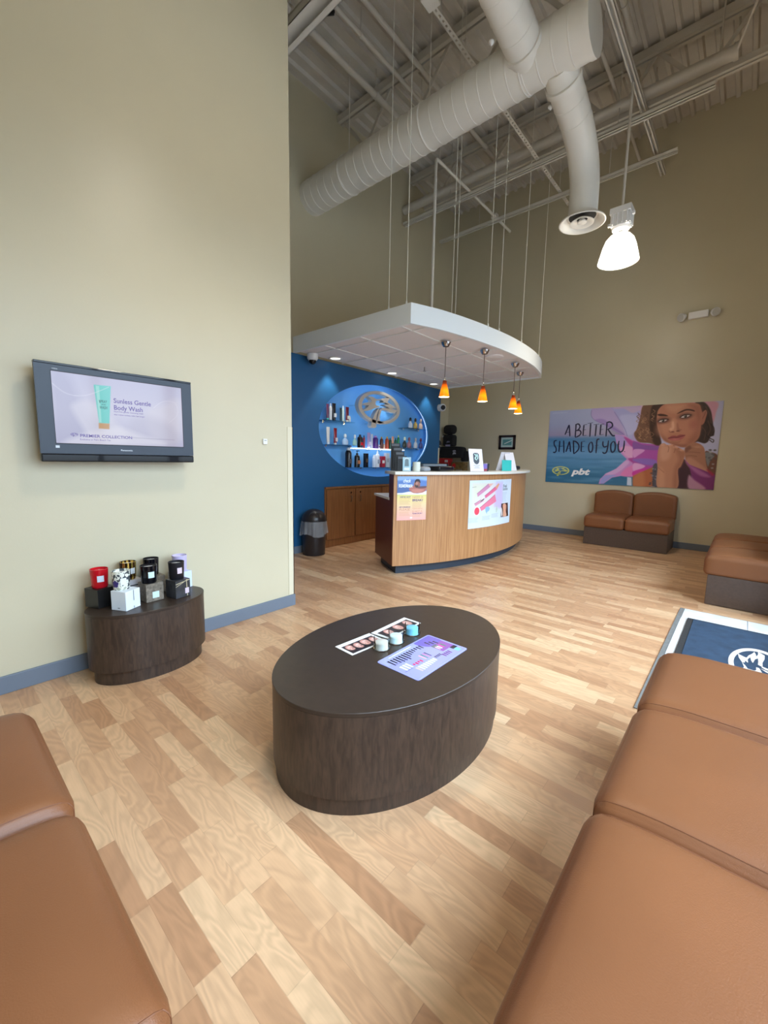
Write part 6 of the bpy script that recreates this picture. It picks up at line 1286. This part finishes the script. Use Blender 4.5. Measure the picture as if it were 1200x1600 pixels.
# ---------------------------------------------------------------- posters on the counter front
def on_counter(a0, z0, lift):
    return lambda x, y: cyl(a0 + math.degrees(x / CR), z0 + y, CR + lift)
def counter_poster(name, label, a0, w, h, z0, P, mname):
    t = thing(name, label, 'poster', cyl(a0, z0, CR + .003)); mb = MB(); nu = 16; f0, f1 = on_counter(a0, z0, .001), on_counter(a0, z0, .003)
    mb.grid(lambda u, v: f1(u * w, v * h), nu, 1); mb.grid(lambda u, v: f0(u * w, v * h), nu, 1)
    mb.build('poster_sheet', M_PAPER, t, fix=False); P.mesh('printed_face', on_counter(a0, z0, .0038), mat_vcol(mname, .3), t)
    return t, on_counter(a0, z0, .0046)
aw, ah, az = .329, .45, .578; P = Print(aw, ah, .003)
P.vgrad([(0, (244, 176, 170)), (.15, (240, 186, 168)), (.35, (236, 206, 160)), (.52, (232, 214, 140)), (.58, (214, 214, 130)), (.6, (240, 240, 236)), (1, (240, 240, 240))])
P.poly([(-0.002, 0.453), (0.333, 0.448), (0.334, 0.295), (0.275, 0.285), (0.223, 0.272), (0.155, 0.286), (0.097, 0.283), (0.000, 0.274)], (84, 122, 190), .003, 1, False)
P.poly([(0.000, 0.453), (0.333, 0.448), (0.332, 0.408), (0.253, 0.416), (0.168, 0.420), (0.001, 0.408)], (150, 186, 230), .02, .9); P.poly([(0.003, 0.344), (0.129, 0.347), (0.139, 0.282), (0.000, 0.276)], (70, 96, 150), .03, .7)
P.poly([(0.000, 0.280), (0.061, 0.283), (0.130, 0.294), (0.172, 0.286), (0.223, 0.274), (0.279, 0.288), (0.334, 0.299), (0.328, 0.264), (0.001, 0.269)], (238, 240, 238), .004, 1)
P.poly([(0.130, 0.313), (0.141, 0.344), (0.170, 0.353), (0.196, 0.343), (0.238, 0.339), (0.325, 0.346), (0.327, 0.311), (0.283, 0.284), (0.223, 0.278), (0.172, 0.282)], (176, 108, 96), .004, 1)
P.poly([(0.179, 0.351), (0.194, 0.397), (0.245, 0.397), (0.251, 0.350), (0.230, 0.335), (0.205, 0.332)], (150, 96, 84), .004, 1); P.poly([(0.213, 0.343), (0.325, 0.350), (0.313, 0.331), (0.239, 0.327)], (90, 62, 70), .006, .9)
P.poly([(0.190, 0.397), (0.206, 0.420), (0.240, 0.420), (0.254, 0.397), (0.252, 0.381), (0.232, 0.397), (0.207, 0.397), (0.197, 0.381)], (44, 30, 34), .003, 1); P.poly([(0.195, 0.366), (0.212, 0.358), (0.229, 0.358), (0.230, 0.343), (0.209, 0.335), (0.196, 0.347)], (50, 34, 36), .004, .9)
P.poly([(0.155, 0.313), (0.213, 0.320), (0.300, 0.311), (0.240, 0.281), (0.181, 0.286)], (206, 142, 124), .01, .7); P.ell(*[(0.214, 0.378)][0], .012, .014, (196, 142, 122), .006, .7)
for x0, x1, y0, n in ((245, 540, 790, 4), (245, 540, 1090, 4), (590, 870, 850, 5), (590, 850, 1180, 2)):
    a, b_ = [(-0.07818, 0.51365), (-0.07776, 0.51326)]; sx_ = b_[0] - a[0]; sy_ = b_[1] - a[1]; P.lines(a[0] + sx_ * x0, a[0] + sx_ * x1, a[1] + sy_ * y0, n, .0125, (196, 160, 120), .005, .55, y0)
P.ell(*[(0.159, 0.025)][0], .014, .009, (250, 232, 226), .004, .9)
t, AF = counter_poster('counter_poster', 'tall poster of a man in blue water at the left of the counter front', -31.38, aw, ah, az, P, 'counter_print')
mb = MB(); mb2 = MB(); mb3 = MB()
def at(mb, s, x, y, x1, size, **k): a, b_ = [(-0.07818, 0.51365), (-0.07776, 0.51326)]; sx_ = b_[0] - a[0]; sy_ = b_[1] - a[1]; put_text(mb, s, a[0] + sx_ * x, a[1] + sy_ * y, size, AF, fitw=sx_ * (x1 - x), **k)
at(mb, "WE'VE GOT", 255, 718, 545, .018, bold=.0006); at(mb, 'BREAK?', 585, 820, 870, .034, bold=.0010); at(mb, 'HEY GORGEOUS', 245, 985, 535, .019, bold=.0006); at(mb, 'TEAM SPORT', 590, 1160, 870, .018, bold=.0006); at(mb2, 'NEED A', 585, 735, 870, .028); at(mb2, 'PLEASE', 245, 1060, 520, .032); at(mb2, 'IS NOT A', 590, 1110, 860, .026); at(mb2, 'SUN-KISSED SKIN', 250, 760, 540, .012); at(mb2, 'TANNING', 590, 1030, 870, .015)
mb.build('bold_lettering', cmat('plum_ink', (112, 84, 130), .4), t, fix=False); mb2.build('thin_lettering', cmat('rose_ink', (196, 140, 120), .4), t, fix=False)
at(mb3, 'check', 330, 320, 530, .05, shear=.3, bold=.0008); at(mb3, 'yourself &', 215, 385, 450, .02, shear=.2); at(mb3, 'REMEMBER', 220, 450, 580, .04, bold=.0008, shear=.15); mb3.build('script_lettering', cmat('white_ink_3', (236, 244, 250), .4), t, fix=False)
bw, bh, bz = .885, .545, .435; P = Print(bw, bh, .0034)
P.fill((216, 230, 246)); B0 = [(0.041, 0.515), (0.634, 0.508), (0.660, 0.184), (0.064, 0.161)]
P.poly(B0, (226, 222, 226), .01, 1, False); P.poly([(0.041, 0.515), (0.315, 0.506), (0.080, 0.286), (0.062, 0.191)], (222, 226, 206), .06, .8, False); P.poly([(0.492, 0.511), (0.634, 0.508), (0.660, 0.184), (0.465, 0.204), (0.473, 0.315)], (206, 190, 240), .06, .95, False)
P.poly([(0.060, 0.225), (0.288, 0.246), (0.661, 0.179), (0.646, 0.117), (0.065, 0.152)], (216, 230, 246), .03, .95)
for q, c1, c2 in (([(0.126, 0.395), (0.324, 0.501), (0.361, 0.465), (0.140, 0.358)], (206, 142, 178), (166, 104, 140)), ([(0.266, 0.365), (0.468, 0.462), (0.510, 0.430), (0.280, 0.335)], (226, 110, 150), (160, 70, 110)), ([(0.187, 0.232), (0.473, 0.371), (0.509, 0.288), (0.213, 0.191)], (232, 130, 160), (170, 84, 110)), ([(0.088, 0.281), (0.225, 0.333), (0.251, 0.307), (0.107, 0.256)], (214, 150, 176), (170, 110, 140))):
    P.poly(q, c1, .003, 1, False); P.stroke([q[0], q[1]], .006, c2, .9, False)
P.poly([(0.324, 0.501), (0.423, 0.503), (0.361, 0.465)], (232, 184, 170), .003, 1, False); P.poly([(0.468, 0.462), (0.536, 0.503), (0.563, 0.489), (0.510, 0.430)], (222, 160, 130), .003, 1, False); P.poly([(0.181, 0.305), (0.231, 0.352), (0.248, 0.337), (0.205, 0.297)], (240, 226, 222), .003, 1, False); P.stroke([(0.196, 0.305), (0.253, 0.329)], .012, (70, 62, 66), 1, False)
P.ell(*[(0.136, 0.195)][0], .052, .052, (250, 232, 236), .004, 1); P.ell(*[(0.136, 0.195)][0], .043, .043, (238, 84, 104), .004, 1)
P.poly([(0.289, 0.226), (0.338, 0.237), (0.374, 0.215), (0.360, 0.186), (0.327, 0.173), (0.320, 0.154), (0.293, 0.186)], (150, 190, 228), .006, 1); P.poly([(0.507, 0.170), (0.519, 0.241), (0.543, 0.198), (0.528, 0.153)], (190, 206, 190), .006, .9); P.stroke([(0.485, 0.197), (0.554, 0.192)], .004, (180, 190, 180), .8)
P.poly([(0.631, 0.252), (0.809, 0.253), (0.843, 0.083), (0.633, 0.087)], (52, 30, 28), .003, 1, False); P.poly([(0.676, 0.241), (0.733, 0.247), (0.768, 0.213), (0.762, 0.160), (0.790, 0.094), (0.695, 0.087), (0.691, 0.166), (0.674, 0.210)], (226, 168, 140), .006, 1); P.poly([(0.626, 0.203), (0.660, 0.184), (0.680, 0.114), (0.648, 0.101)], (236, 226, 222), .006, .9); P.poly([(0.760, 0.230), (0.793, 0.211), (0.778, 0.138)], (150, 96, 80), .006, .9)
a, b_ = [(-0.16340, 0.62324), (-0.16251, 0.62274)]; sx_ = b_[0] - a[0]; sy_ = b_[1] - a[1]
for x0, x1, y0, n, d_ in ((165, 400, 1010, 4, .014), (445, 625, 990, 4, .013), (650, 825, 960, 4, .013), (905, 1050, 470, 8, .0155), (870, 1020, 1055, 2, .012)): P.lines(a[0] + sx_ * x0, a[0] + sx_ * x1, a[1] + sy_ * y0, n, d_, (160, 176, 196), .005, .6, n + y0)
P.stroke([(0.044, 0.467), (0.075, 0.470), (0.107, 0.472)], .005, (130, 140, 130), .7)
t, BFn = counter_poster('counter_poster', 'wide pale poster of pink tubes at the right of the counter front', -14.07, bw, bh, bz, P, 'counter_print_2')
mb = MB(); put_text(mb, 'Final', a[0] + sx_ * 915, a[1] + sy_ * 350, .05, BFn, fitw=sx_ * 110, bold=.001); put_text(mb, 'Sunshine', a[0] + sx_ * 912, a[1] + sy_ * 420, .05, BFn, fitw=sx_ * 145, bold=.001); mb.build('headline_lettering', cmat('grey_ink', (104, 118, 134), .4), t, fix=False)
